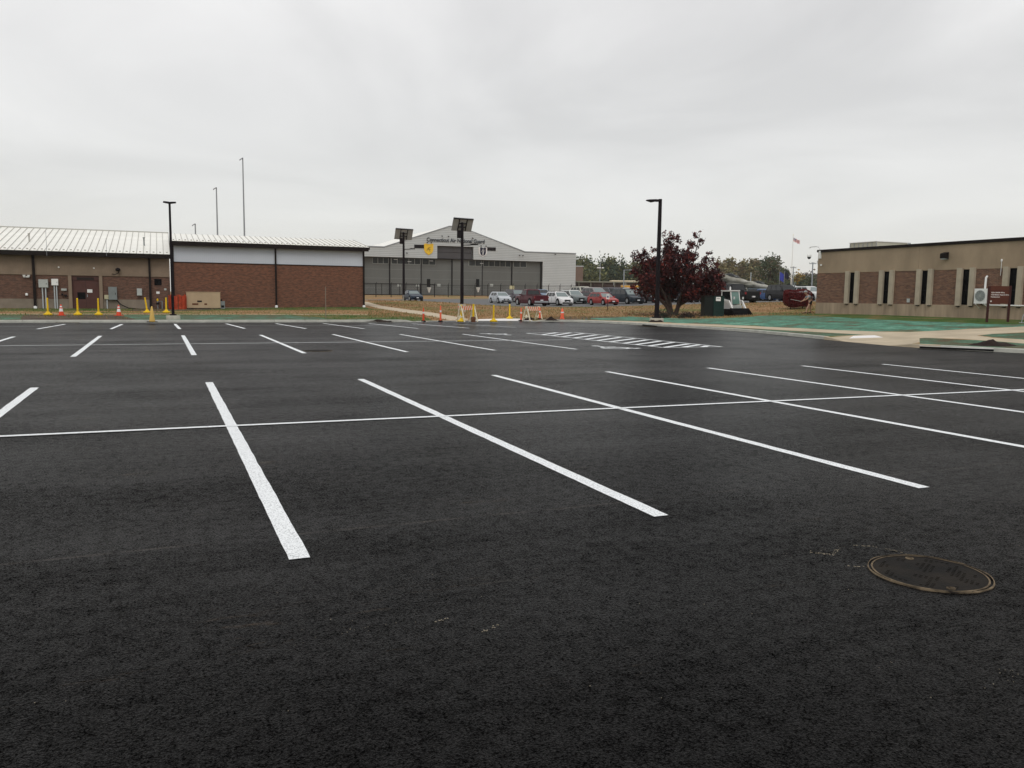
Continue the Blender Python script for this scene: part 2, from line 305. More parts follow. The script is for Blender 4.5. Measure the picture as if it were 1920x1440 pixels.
def text_mesh(txt, size, m, ext=.01, align='LEFT', bold=0):
    cu = bpy.data.curves.new('lettering', 'FONT'); cu.body = txt; cu.size = size; cu.extrude = ext; cu.align_x = align; cu.offset = bold; cu.resolution_u = 3
    o = bpy.data.objects.new('tmp', cu); COL.objects.link(o); bpy.context.view_layer.update()
    me = bpy.data.meshes.new_from_object(o.evaluated_get(bpy.context.evaluated_depsgraph_get())); bpy.data.objects.remove(o); bpy.data.curves.remove(cu)
    me.materials.clear(); me.materials.append(m); return me
def quads(name, V, mats, mi=None, parent=None, loc=None):
    V = np.asarray(V, np.float32); n, k = V.shape[:2]; me = bpy.data.meshes.new(name)
    me.vertices.add(n*k); me.vertices.foreach_set('co', V.reshape(-1)); me.loops.add(n*k); me.loops.foreach_set('vertex_index', np.arange(n*k, dtype=np.int32))
    me.polygons.add(n); me.polygons.foreach_set('loop_start', np.arange(0, n*k, k, dtype=np.int32)); 
    for m in (mats if isinstance(mats, (list, tuple)) else [mats]): me.materials.append(m)
    if mi is not None: me.polygons.foreach_set('material_index', np.asarray(mi, np.int32))
    me.update(calc_edges=True); me.validate(); return link(name, me, parent, loc)
def leaf_quads(C, size, aspect=.6, flat=0.):
    n = len(C); d = rng.normal(size=(n, 3)); d[:, 2] *= (1-flat); d /= np.linalg.norm(d, axis=1)[:, None]
    e = rng.normal(size=(n, 3)); e -= d*(e*d).sum(1)[:, None]; e /= np.linalg.norm(e, axis=1)[:, None]
    s = (size*rng.uniform(.6, 1.4, n))[:, None]; a = d*s/2; b = e*s*aspect/2
    return np.stack([C-a, C+b, C+a, C-b], 1)

# ------------------------------------------------------------------ terrain
KERB = [(-230, 47.4), (-60, 47.4), (-7, 47.4), (13.5, 47.3), (14.2, 48.6), (17, 49.3), (21.0, 49.0), (22.2, 47.9), (23.6, 47.2), (24.6, 46.0), (25.3, 44.2), (26.1, 40.5), (26.5, 36.5), (26.3, 32.0), (25.5, 27.8), (24.8, 25.0), (24.35, 22.6), (24.3, 20.8), (24.8, 19.2), (25.6, 17.4), (27, 14), (29, 8), (31, -10), (31, -90)]
def catmull(P, k=6):
    out = []; n = len(P)
    for i in range(n-1):
        p0, p1, p2, p3 = [np.array(P[max(0, min(n-1, j))], float) for j in (i-1, i, i+1, i+2)]
        l = np.linalg.norm(p2-p1)
        if l > 12: out.append(p1); continue
        for t in np.linspace(0, 1, max(2, int(l/.5)), endpoint=False):
            out.append(.5*((2*p1)+(-p0+p2)*t+(2*p0-5*p1+4*p2-p3)*t*t+(-p0+3*p1-3*p2+p3)*t**3))
    out.append(np.array(P[-1], float)); return np.array(out)
KL = np.vstack([np.array(KERB[:3]), catmull(KERB[2:5])[:-1], catmull(KERB[4:])])
def kerb_dist(X, Y):
    P = np.stack([X, Y], -1)[:, None, :]; A = KL[:-1][None]; B = KL[1:][None]; d = B-A
    t = np.clip(((P-A)*d).sum(-1)/((d*d).sum(-1)+1e-9), 0, 1); return np.sqrt((((A+d*t[..., None])-P)**2).sum(-1).min(1))
ctl = []
for q in [(757, 563, 92), (866, 585, 68), (773, 565, 111), (850, 562, 118), (938, 569, 105), (1000, 574.5, 92), (1050, 573.5, 97), (1130, 572.5, 98), (1180, 571.5, 98), (1300, 568.5, 96), (1390, 566.5, 92), (1470, 565, 92), (1528, 564, 95),
          (700, 557, 145), (900, 557, 152), (1040, 557, 160), (1200, 556, 170), (1140, 582, 75), (1262, 591, 63), (1338, 594, 60), (1375, 591, 62), (1440, 586, 63), (1495, 572, 66), (1515, 587.5, 58), (1000, 590, 62), (1100, 586, 66), (1180, 585, 68), (683, 570, 72), (720, 577, 68)]:
    ctl.append(PD(*q))
for X, z in ((-40, .32), (-20, .32), (-10, .32), (0, .33), (8, .45), (15.5, .53)): ctl.append((X, 67.5, z)); ctl.append((X, 80, z+.1))
for X in (-10, 0, 10): ctl.append((X, 57, .25))
for Y in (10, 20, 30, 36, 42.5): ctl.append((40, Y, .74)); ctl.append((55, Y, .8))
for X, z in ((20, 1.3), (44, 1.35), (70, 1.45), (92, 1.55), (115, 1.65)): ctl.append((X, 190, z)); ctl.append((X, 220, z+.05))
for X in (100, 130): ctl.append((X, 60, 1.4)); ctl.append((X, 120, 1.5))
ctl.append((-40, 120, .6)); ctl.append((-40, 180, 1.0)); ctl.append((8, 110, .8))
for k in KL[1::4]:
    if -45 < k[0] and k[1] > 10: ctl.append((k[0], k[1], .14))
ctl = np.array(ctl, float)
def _U(r): return np.where(r > 1e-9, r*r*np.log(r+1e-9), 0)
_n = len(ctl); _K = _U(np.linalg.norm(ctl[:, None, :2]-ctl[None, :, :2], axis=-1))+np.eye(_n)*18
_P = np.hstack([np.ones((_n, 1)), ctl[:, :2]]); _A = np.block([[_K, _P], [_P.T, np.zeros((3, 3))]])
_W = np.linalg.solve(_A, np.concatenate([ctl[:, 2], np.zeros(3)]))
def ZT(X, Y):
    X = np.atleast_1d(np.asarray(X, float)); Y = np.atleast_1d(np.asarray(Y, float)); cx = np.clip(X, -45, 130); cy2 = np.clip(Y, 12, 225)
    U = _U(np.sqrt((cx[:, None]-ctl[None, :, 0])**2+(cy2[:, None]-ctl[None, :, 1])**2)); z = U@_W[:_n]+_W[_n]+_W[_n+1]*cx+_W[_n+2]*cy2
    z = np.clip(z, .1, 2.2); t = np.clip(kerb_dist(X, Y)/4, 0, 1); t = t*t*(3-2*t)
    def sm(v): v = np.clip(v, 0, 1); return v*v*(3-2*v)
    dip = np.maximum(sm((X-13.2)/.8)*sm((22.8-X)/.8)*sm((Y-44)/1.)*sm((56-Y)/2.), sm((Y-21.0)/.8)*sm((25.8-Y)/.8)*sm((34-X)/2.))
    e = .13-.127*dip; return e+(z-e)*t*(1-.0*dip)
def zt(x, y): return float(ZT(x, y)[0])
def T(px, py):
    d = ray(px, py); lo, hi = 20., 160.; ts = np.linspace(lo, hi, 700); Q = ORG[None]+ts[:, None]*d[None]
    below = Q[:, 2] < ZT(Q[:, 0], Q[:, 1]); i = int(np.argmax(below)) if below.any() else 699
    return Q[i]
def inpoly(P, poly):
    x, y = P[:, 0], P[:, 1]; c = np.zeros(len(P), bool); n = len(poly)
    for i in range(n):
        x1, y1 = poly[i]; x2, y2 = poly[(i+1) % n]
        if y1 == y2: continue
        c ^= ((y1 > y) != (y2 > y)) & (x < (x2-x1)*(y-y1)/(y2-y1)+x1)
    return c
lot_poly = [tuple(k) for k in KL]+[(-230, -90)]
def tp(lst): return [tuple(T(*q)[:2]) for q in lst]
def wig(P, a=.12, step=.8):
    out = []
    for i in range(len(P)):
        p, q = np.array(P[i]), np.array(P[(i+1) % len(P)]); l = np.linalg.norm(q-p); k = max(1, min(120, int(l/step)))
        for t in range(k):
            s = p+(q-p)*t/k; out.append((s[0]+a*noise.noise(Vector((s[0]*.9, s[1]*.9, 3))), s[1]+a*noise.noise(Vector((s[0]*.9, s[1]*.9, 9)))))
    return out
reg = []   # (polygon, object name, material); later ones win
carlot = [PD(*q)[:2] for q in [(752, 565, 100), (800, 568, 96), (850, 571, 92), (880, 574.5, 89), (940, 577, 87), (1000, 577, 87), (1100, 575, 90), (1180, 572, 91), (1240, 570, 90), (1340, 568, 88), (1430, 566, 87), (1530, 564, 88)]]+[np.array(q) for q in ((110, 75), (140, 120), (60, 125), (22, 112))]
reg.append(([tuple(q) for q in carlot], 'car_park', 'old_asphalt'))
reg.append((wig([(-60, 55.6), (13, 55.2), (16, 52), (15.5, 47.6), (-60, 47.6)], .25), 'lawn', 'green'))
reg.append((wig([(38.6, 44), (40.2, 44), (40.2, 10), (37.8, 10)], .3), 'lawn', 'green'))
reg.append((wig([(-60, 67.6), (15.5, 67.6), (15.6, 63.6), (5, 62.4), (-2, 61.5), (-60, 60.5)], .3), 'lawn', 'green'))
reg.append((wig([(-60, 53.3), (-7.2, 53.3), (-6.6, 47.6), (-60, 47.6)], .2), 'hydroseed', 'seed_pale'))
reg.append((wig([(-2.4, 54.0), (7.6, 54.0), (8.9, 50.5), (9.4, 47.6), (-1.2, 47.6)], .35), 'hydroseed', 'seed_pale'))
reg.append((wig([(10.4, 48.9), (13.3, 48.7), (13.3, 47.7), (9.5, 47.7)], .2), 'hydroseed', 'seed_pale'))
reg.append((wig([(-7.2, 54.2), (-2.4, 54.2), (-1.2, 47.6), (-6.6, 47.6)], .25), 'bare_soil', 'mud'))
reg.append((wig([(-2, 61.8), (1.5, 62.5), (3.5, 64), (3.4, 67.6), (-2, 67.6)], .3), 'bare_soil', 'mud'))
reg.append(([(-60, 55.4), (7.5, 55.7), (13, 56), (13, 55.6), (7.5, 55.25), (-60, 54.6)], 'path', 'path'))
reg.append((tp([(670, 565), (690, 566.5), (715, 573.5), (760, 580), (810, 586), (850, 593), (885, 599.5), (842, 600.5), (806, 592.5), (760, 586), (712, 579), (690, 573), (672, 571)]), 'path', 'path'))
# right-hand side
reg.append((wig(tp([(1015, 596), (1080, 593), (1180, 594), (1215, 597), (1215, 603), (1100, 600.5), (1015, 600)]), .2), 'bare_soil', 'mud'))
reg.append((wig(tp([(1180, 593.5), (1240, 596), (1300, 597.5), (1345, 597), (1400, 595), (1440, 591), (1500, 591), (1540, 593.5), (1600, 596), (1700, 600), (1800, 603), (1850, 606.5), (1925, 607), (1990, 607), (1990, 616), (1925, 612.5), (1800, 618), (1700, 622.5), (1640, 621.5), (1560, 618.5), (1400, 610.5), (1240, 604.3), (1180, 601.5), (1080, 599)]), .5, .5), 'hydroseed', 'seed'))
reg.append((wig(tp([(1440, 587), (1500, 586), (1535, 589), (1600, 592), (1700, 596), (1840, 600), (1925, 603), (1990, 604), (1990, 608.5), (1850, 608), (1800, 605), (1700, 601.5), (1600, 597), (1500, 592), (1440, 592)]), .3), 'lawn', 'green'))
walk = tp([(1025, 599.4), (1080, 599.8), (1180, 602), (1240, 604.6), (1400, 611), (1560, 619), (1640, 622), (1700, 623), (1800, 618.5), (1925, 612.5), (2050, 607), (2050, 616), (1925, 623), (1860, 626), (1832, 629), (1860, 633.5), (1925, 637.5), (2050, 648), (2050, 656), (1925, 645), (1860, 640), (1800, 636.5), (1735, 633.5)])
reg.append((walk+[(24.35, 21.1), (24.35, 22.6), (24.9, 25.6)]+tp([(1620, 628), (1500, 621), (1400, 615.3), (1240, 607.2), (1180, 604.2), (1080, 601), (1025, 600.2)]), 'sidewalk', 'walk'))
# green verge between walk and kerb (fills what the other polygons leave)
vg = tp([(1025, 600.6), (1080, 601.2), (1180, 604.4), (1240, 607.4), (1400, 615.5), (1500, 621.2), (1620, 628)])
kk = [tuple(k+np.array((.12, 0))) for k in KL if k[1] < 47.5 and k[1] > 25.6 and k[0] > 24][::-1]
reg.append((vg+kk, 'verge', 'seed_pale'))
vg2 = tp([(1724, 634.5), (1735, 633.8), (1800, 636.8), (1860, 640.3), (1925, 645.3), (2050, 656.5)])
kk2 = [tuple(k+np.array((.12, 0))) for k in KL if k[1] < 21 and k[1] > 12 and k[0] > 24][::-1]
reg.append((vg2+kk2, 'verge', 'seed_pale'))
reg.append((tp([(1836, 629), (1860, 626.6), (1925, 623.6), (2050, 617), (2050, 647), (1925, 637), (1862, 633)]), 'verge', 'seed_pale'))
reg.append((tp([(880, 601), (900, 598.6), (955, 597.2), (985, 598), (1000, 601.5), (965, 602.6)]), 'kerb_ramp', 'whiteslab'))
reg.append((tp([(1600, 630), (1640, 629), (1656, 633.5), (1592, 634.5)]), 'kerb_ramp', 'whiteslab'))
allp = []; edges = []
def addloop(P):
    s = len(allp); n = len(P); allp.extend([Vector((float(a), float(b))) for a, b in P]); edges.extend([(s+i, s+(i+1) % n) for i in range(n)])
off = []   # ground starts a little behind the kerb face
for i, k in enumerate(KL):
    a = KL[max(i-1, 0)]; b = KL[min(i+1, len(KL)-1)]; d = b-a; d /= np.linalg.norm(d); off.append((k[0]-d[1]*.10, k[1]+d[0]*.10))
outer = off+[(1500, -90), (1500, 1500), (-900, 1500), (-900, 47.4)]
addloop(outer)
for P, _, _ in reg: addloop(P)
def scatter(x0, x1, y0, y1, st):
    for X in np.arange(x0, x1, st):
        for Y in np.arange(y0, y1, st):
            allp.append(Vector((X+random.uniform(-.3, .3)*st, Y+random.uniform(-.3, .3)*st)))
scatter(-30, 60, 12, 72, 1.3); scatter(-40, 120, 72, 130, 4); scatter(-60, 160, 130, 230, 12); scatter(-800, 1400, -60, 1400, 90)
cv, ce, cf, _, _, _ = delaunay_2d_cdt(allp, edges, [], 0, 1e-4)
cv = np.array([tuple(v) for v in cv]); tri = np.array([f for f in cf if len(f) == 3]); cen = cv[tri].mean(1)
inside = inpoly(cen, outer); tri = tri[inside]; cen = cen[inside]
zz = np.concatenate([ZT(cv[i:i+2000, 0], cv[i:i+2000, 1]) for i in range(0, len(cv), 2000)])
a = cv[tri[:, 0]]; b = cv[tri[:, 1]]; c = cv[tri[:, 2]]; ar = (b[:, 0]-a[:, 0])*(c[:, 1]-a[:, 1])-(b[:, 1]-a[:, 1])*(c[:, 0]-a[:, 0])
flip = ar < 0; tri[flip] = tri[flip][:, ::-1]
ids = np.full(len(tri), -1)
for i, (P, _, _) in enumerate(reg): ids[inpoly(cen, P)] = i
def submesh(name, sel, m, dz=0.):
    t = tri[sel]; u, inv = np.unique(t, return_inverse=True); V = np.column_stack([cv[u], zz[u]+dz]); me = bpy.data.meshes.new(name)
    me.from_pydata(V.tolist(), [], inv.reshape(-1, 3).tolist()); me.materials.append(m); me.polygons.foreach_set('use_smooth', [True]*len(t)); me.update()
    return tag(link(name, me), kind='structure')
submesh('ground', ids == -1, M['dry'])
for i, (P, nm, mm) in enumerate(reg):
    if (ids == i).any(): submesh(nm, ids == i, M[mm])
# asphalt lot
lp = [Vector(p) for p in lot_poly]; n = len(lp)
lv, _, lf, _, _, _ = delaunay_2d_cdt(lp, [(i, (i+1) % n) for i in range(n)], [], 1, 1e-4)
me = bpy.data.meshes.new('parking_lot'); me.from_pydata([(v.x, v.y, 0) for v in lv], [], [list(f) for f in lf]); me.materials.append(M['asphalt'])
bm = bmesh.new(); bm.from_mesh(me); bmesh.ops.recalc_face_normals(bm, faces=bm.faces)
if sum(f.normal.z*f.calc_area() for f in bm.faces) < 0: bmesh.ops.reverse_faces(bm, faces=bm.faces)
bm.to_mesh(me); bm.free()
LOT = tag(link('parking_lot', me), kind='structure')

# kerb in cast lengths
KE = tag(link('kerb', None), kind='structure')
dd = np.concatenate([[0], np.cumsum(np.linalg.norm(np.diff(KL, axis=0), axis=1))])
def kat(s):
    i = min(max(int(np.searchsorted(dd, s))-1, 0), len(KL)-2); t = (s-dd[i])/(dd[i+1]-dd[i]); p = KL[i]*(1-t)+KL[i+1]*t; d = KL[i+1]-KL[i]; d = d/np.linalg.norm(d); return p, np.array((-d[1], d[0]))
def kh(p):
    if 13.3 < p[0] < 22.6 and p[1] > 46.8: return max(0.012, .012+.12*max(0, min(1, (p[0]-21.9)/.7)) if p[0] > 18 else .012+.12*max(0, min(1, (13.9-p[0])/.6)))
    if p[0] > 24 and 21.0 < p[1] < 25.8:
        return .012+.118*min(1, max((p[1]-24.6)/1.2 if p[1] > 24.6 else 0, (21.9-p[1])/.9 if p[1] < 21.9 else 0, 0))
    return .13
s = dd[np.argmin(abs(KL[:, 0]+60))]; s_end = dd[-2]
s = float(np.interp(-40, KL[:4, 0], dd[:4])); seglen = 3.05
while s < s_end-3:
    mb = MB(); k = 7; prof = []
    for j in range(k):
        p, nn = kat(s+.008+(seglen-.016)*j/(k-1)); h = kh(p)+.004*noise.noise(Vector((p[0], p[1], 0)))
        prof.append([(p[0], p[1], -.05), (p[0]+nn[0]*.01, p[1]+nn[1]*.01, h-.018), (p[0]+nn[0]*.028, p[1]+nn[1]*.028, h), (p[0]+nn[0]*.17, p[1]+nn[1]*.17, h+.003), (p[0]+nn[0]*.17, p[1]+nn[1]*.17, -.05)])
    V = [q for r in prof for q in r]; F = [(i*5+a, i*5+a+1, (i+1)*5+a+1, (i+1)*5+a) for i in range(k-1) for a in range(4)]+[(4, 3, 2, 1, 0), tuple((k-1)*5+a for a in range(5))]
    mb.add(V, F); pm, _n2 = kat(s+seglen/2); mb.build('kerb_stone', M['walk' if 21.3 < pm[1] < 25.4 else 'curb'], KE); s += seglen

# ------------------------------------------------------------------ painted markings (parts of the lot)
def stripe(a, b, wd=.132, z=.004, nm='painted_line'):
    a, b = np.array(a[:2], float), np.array(b[:2], float); d = b-a; l = np.linalg.norm(d); d /= l; nn = np.array((-d[1], d[0])); k = max(2, int(l/.12)) if min(np.linalg.norm(a), np.linalg.norm(b)) < 14 else max(2, int(l/1.5))
    V = []; F = []
    for i in range(k+1):
        p = a+d*l*i/k; j = .0022
        for sgn in (-1, 1):
            q = p+nn*sgn*(wd/2+random.uniform(-j, j)+.006*noise.noise(Vector((p[0]*3+sgn*9, p[1]*3, 0)))); V.append((q[0], q[1], z))
    for i in range(k): F.append((2*i, 2*i+2, 2*i+3, 2*i+1))
    mb = MB().add(V, F); mb.build(nm, M['paint'], LOT)
def ext(a, b, fa, fb):
    a = np.array(a[:2]); b = np.array(b[:2]); d = b-a; return a-d*fa, b+d*fb
W = 2.74
row1n = [(562, 1048), (1240, 968), (1733, 915)]; row1f = [(392, 717), (676, 711), (925, 703.5), (1138, 697), (1327, 690), (1504, 686), (1655, 683)]
for i in range(-3, 7):
    a = G(*row1n[i]) if 0 <= i < 3 else (0.70+W*i*1.0, 5.15, 0); b = G(*row1f[i]) if 0 <= i < 7 else (G(65, 727) if i == -1 else (.74+W*i, 15.8, 0))
    if i > 2: a = (b[0]+.02, 5.15, 0)
    if i == -1: a = (b[0]-.02, 5.1, 0)
    stripe(a, b)
c0, c1 = G(0, 819), G(1900, 732); p0, p1 = ext(c0, c1, 1.2, .35); stripe(p0, p1, .10, .008)
row2n = [(137, 669), (364, 666), (571, 662.5), (763, 660), (928, 657), (1081, 655)]; row2f = [(188, 630), (343, 629), (488, 628), (624, 627), (750, 627), (867, 626.5)]
X2 = [G(*q)[0] for q in row2n]
for i in range(6): stripe(G(*row2n[i]), G(*row2f[i]))
for i in range(1, 6): stripe((X2[0]-W*i, 22.9), (X2[0]-W*i, 33.3))
stripe((-25, G(0, 648)[1]), (G(1072, 637.3)[0], G(1072, 637.3)[1]), .10, .008)
row3n = [(70, 617), (208, 617), (337, 617), (459, 616), (574, 616.3), (683, 616.3), (784, 616), (879, 615.3)]; row3f = [(122, 608), (229, 608), (328, 607.5), (424, 607), (517, 606.7), (606, 606.5), (691, 606.4), (773, 607)]
for i in range(8): stripe(G(*row3n[i]), G(*row3f[i]), .14)
for i in range(1, 5): stripe((G(*row3n[0])[0]-W*i, G(70, 617)[1]), (G(*row3n[0])[0]-W*i, G(122, 608)[1]), .12)
stripe(G(850, 607.5), G(968, 613.8), .12)
stripe((-25, G(100, 611.3)[1]), G(700, 610.5), .07, .008)
# hatched access aisle
ou = [(987, 625), (1075, 623), (1354, 650.5), (1243, 652)]
OW = [G(*q)[:2] for q in ou]
for i in range(4): stripe(OW[i], OW[(i+1) % 4], .12, .008)
hat = [((1016, 628), (1044, 624)), ((1036, 629.5), (1070, 624)), ((1055, 631.5), (1094, 625.5)), ((1077, 634), (1119, 628)), ((1098, 636.5), (1142, 630)), ((1121, 638.8), (1164, 632.5)), ((1145, 641), (1190, 635)), ((1171, 643.8), (1213, 637.5)), ((1192, 646.5), (1238, 639.8)), ((1217, 649), (1263, 642)), ((1246, 651.6), (1291, 645)), ((1282, 651), (1312, 646.5)), ((1318, 650.8), (1326, 648.5))]
for a_, b_ in hat:
    stripe(G(*a_), G(*b_), .21, .006, 'painted_hatch_bar')
def chair_symbol(px, py, rz, s=1.0):
    c = G(px, py); mb = MB()
    def st(pts, w_):
        for i in range(len(pts)-1):
            a_, b_ = np.array(pts[i]), np.array(pts[i+1]); d = (b_-a_)/np.linalg.norm(b_-a_); nn = np.array((-d[1], d[0]))*w_/2; e_ = d*w_*.3
            mb.add([tuple(a_-nn-e_)+(.004+.0004*i,), tuple(b_-nn+e_)+(.004+.0004*i,), tuple(b_+nn+e_)+(.004+.0004*i,), tuple(a_+nn-e_)+(.004+.0004*i,)], [(0, 1, 2, 3)])
    arc = [(.34*math.cos(t), -.22+.34*math.sin(t)) for t in np.linspace(PI*.75, PI*2.02, 12)]
    st(arc, .11); st([(-.10, .42), (-.06, 0), (.26, -.02), (.42, -.5), (.56, -.44)], .14); st([(-.08, .2), (.22, .2)], .1)
    hd = [(-.12+.12*math.cos(t), .62+.12*math.sin(t), .0075) for t in np.linspace(0, 2*PI, 10, endpoint=False)]; mb.add(hd, [tuple(range(10))])
    mb.v = [(x*s, y*s, z) for x, y, z in mb.v]
    o = mb.build('painted_wheelchair_symbol', M['paint'], LOT, (c[0], c[1], .003), rz)
chair_symbol(936, 627, PI, 1.15); chair_symbol(1146, 651.8, 0, 1.25)
# grit and stray specks on the asphalt
sp_ = []
for px, py, k in ((607, 1170, 3), (650, 1186, 9), (585, 1202, 2), (725, 1168, 5), (1560, 1030, 14), (1480, 1040, 6), (1700, 1010, 5), (1590, 1110, 3), (1905, 1265, 14), (1666, 1245, 4)):
    c_ = G(px, py)
    for _ in range(k): sp_.append((c_[0]+random.gauss(0, .09), c_[1]+random.gauss(0, .03), .001, random.uniform(.001, .0026)*random.choice((.6, 1))))
for _ in range(160): sp_.append((random.uniform(-5, 12), random.uniform(2, 12), .0015, random.uniform(.001, .002)))
mb = MB()
for (ax_, ay_, bx_, by_) in ((1516, 1036, 1560, 1040), (1560, 1042, 1572, 1030), (1598, 1022, 1640, 1025), (1662, 1029, 1700, 1039), (1585, 1061, 1620, 1063), (815, 1167, 838, 1160), (905, 1185, 935, 1172)):
    a_ = G(ax_, ay_); b_ = G(bx_, by_)
    for k in range(14):
        f = random.random(); p = a_*(1-f)+b_*f; mb.obox((p[0]+random.gauss(0, .006), p[1]+random.gauss(0, .006), .0015), (b_-a_)*.03, np.array((0, .0016, 0)), (0, 0, .001))
for x, y, z, r in sp_: mb.box(x-r, y-r*.7, 0.001, x+r, y+r*.7, z+r)
tag(mb.build('grit', M['speck']), kind='stuff', label='pale grit scattered over the black asphalt')

# ------------------------------------------------------------------ manhole and drains
def manhole(px, py, R, label, detail=True):
    c = G(px, py); t = thing('manhole_cover', label, 'manhole cover', (c[0], c[1], 0), -.25)
    seg = 64
    def ring(name, r0, r1, z, m, jit=0.):
        mb = MB(); V = []; F = []
        for k in range(seg):
            a_ = 2*PI*k/seg; j = 1+jit*noise.noise(Vector((math.cos(a_)*3, math.sin(a_)*3, 0)))
            V += [(r0*math.cos(a_), r0*math.sin(a_), z), (r1*j*math.cos(a_), r1*j*math.sin(a_), z), (r1*j*math.cos(a_), r1*j*math.sin(a_), .001)]
        for k in range(seg):
            i, q = 3*k, 3*((k+1) % seg); F += [(i, i+1, q+1, q), (i+1, i+2, q+2, q+1)]
        mb.add(V, F); return mb.build(name, m, t)
    ring('frame', R*.965, R*.985, .008, M['cob'], .035)
    ring('rim', R*.895, R*.925, .007, M['cob'], .0)
    lid = MB().lathe([(R*.925, .0008), (R*.925, .004), (0.0001, .0045)], 48, smooth=False).build('lid', M['iron'], t)
    if detail:
        kb = MB()
        for ix in range(-14, 15):
            for iy in range(-14, 15):
                x, y = ix*R/17, iy*R/17
                if math.hypot(x, y) < R*.78 and (ix+iy) % 2 == 0 and noise.noise(Vector((x*9, y*9, 4))) > .05: kb.box(x-.006, y-.006, .004, x+.006, y+.006, .0075)
        o = kb.build('tread_pattern', M['iron'], t); tag(o, kind='stuff')
        for sgn in (-1, 1): MB().lathe([(.026, .004), (.026, .0085), (.016, .0085), (.016, .0048), (.0001, .0048)], 14, (sgn*R*.15, sgn*R*.76, 0)).build('lifting_hole', M['cob'], t)
    return t
manhole(1742, 1075, .352, 'large dusty iron manhole cover in the near right asphalt')
manhole(596, 658, .42, 'small dark manhole cover at the end of a far stall stripe', False)
def inlet(px, py, ln, rz, label, bright=False):
    c = G(px, py); t = thing('storm_drain', label, 'storm drain', (c[0], c[1], 0), rz)
    MB().box(-ln/2, -.34, .001, ln/2, -.02, .008).build('frame', M['cob'] if not bright else M['iron'], t)
    for k in range(0 if bright else int(ln/.12)):
        x = -ln/2+.06+k*.12; MB().box(x-.02, -.31, .008, x+.02, -.05, .016).build('grate_bar', M['iron'], t)
    MB().box(-ln/2, -.015, .02, ln/2, .0, .085).build('throat', M['black'], t)
    if bright: MB().box(-ln/2, -.04, .10, ln/2, -.016, .118).build('edge_strip', M['white'], t)
inlet(128, 604.6, 1.1, 0, 'kerb storm drain directly in front of the bare soil patch'); inlet(720, 604, .9, 0, 'kerb storm drain left of the orange posts near the kerb end')
inlet(1218, 612.3, 2.0, -PI/2-.16, 'long kerb drain in front of the dark lamp pole'); inlet(1792, 657, 2.2, -PI/2+.55, 'long kerb drain with a bright edge strip, at far right', True)
def mound(px, py, rx, ry, h, label, seed, m='soil', dz=0):
    c = T(px, py); mb = MB(); n = 22; V = []; F = []
    for i in range(n+1):
        for j in range(n+1):
            u, v = i/n*2-1, j/n*2-1; r = min(1, math.hypot(u, v)); f = (math.cos(r*PI)+1)/2
            X, Y = u*rx*1.1, v*ry*1.1; z = h*f*(1+.9*noise.noise(Vector((X*2.6, Y*2.6, seed))))+.05*f*noise.noise(Vector((X*9, Y*9, seed)))
            V.append((X, Y, z-.03))
    for i in range(n):
        for j in range(n): q = i*(n+1)+j; F.append((q, q+1, q+n+2, q+n+1))
    mb.add(V, F, 0, False); return solo('soil_mound', label, 'soil heap', mb, M[m], (c[0], c[1], c[2]+dz), -.4)
mound(1865, 648, 1.05, .55, .2, 'black topsoil heap on the verge beside the far right kerb', 1)
mound(1230, 604, .65, .5, .2, 'brown soil heap at the foot of the dark lamp pole footing', 5)
mound(996, 599.5, .8, .3, .16, 'dark soil heap under the right striped barricade', 8); mound(1034, 600, .45, .3, .22, 'small dark soil heap right of the right striped barricade', 11)
mound(712, 602, .7, .3, .12, 'flat dark soil heap on the grass left of the orange posts', 14)

# ------------------------------------------------------------------ left buildings (front wall on the line Y = 67.5)
def seam_roof(t, x0, x1, ye, ze, yr, zr, pitch, first=None):
    """standing seam roof: pan panels with raised seams, from the eave (ye, ze) to the ridge (yr, zr)"""
    n = int(round((x1-x0)/pitch)); pw = (x1-x0)/n; sl = (zr-ze)/(yr-ye); ln = math.hypot(yr-ye, zr-ze); nz = np.array((0, -(zr-ze)/ln, (yr-ye)/ln))
    def pt(x, f, o): return np.array((x, ye+(yr-ye)*f, ze+(zr-ze)*f))+nz*o
    me = None
    for i in range(n):
        a_ = x0+i*pw
        if me is None:
            mb = MB(); A = [pt(.0, 0, 0), pt(pw-.035, 0, 0), pt(pw-.035, 1, 0), pt(.0, 1, 0)]
            B = [q+nz*.012 for q in A]; mb.add(A+B, [(3, 2, 1, 0), (4, 5, 6, 7), (0, 1, 5, 4), (1, 2, 6, 5), (2, 3, 7, 6), (3, 0, 4, 7)], 0)
            A = [pt(pw-.035, 0, 0), pt(pw, 0, 0), pt(pw, 1, 0), pt(pw-.035, 1, 0)]; B = [q+nz*.05 for q in A]
            mb.add(A+B, [(3, 2, 1, 0), (4, 5, 6, 7), (0, 1, 5, 4), (1, 2, 6, 5), (2, 3, 7, 6), (3, 0, 4, 7)], 1)
            mb.box(pw*.35, ye+.5, ze+.5*sl+.012, pw*.65, ye+.54, ze+.5*sl+.09, 1)
            me = mb.mesh('roof_panel', [M['roof'], M['rib']])
        o = link('roof_panel', me, t, (a_, 0, 0))
def ds(t, x, z0, z1, y=-.12, boot=True, w_=.13, name='downspout'):
    MB().box(x-w_/2, y-.06, z0+.14, x+w_/2, y+.06, z1).build(name, M['trim'], t)
    if boot: MB().lathe([(.11, 0), (.12, .16), (.06, .2)], 10, (x, y, z0)).build('downspout_boot', M['white'], t)

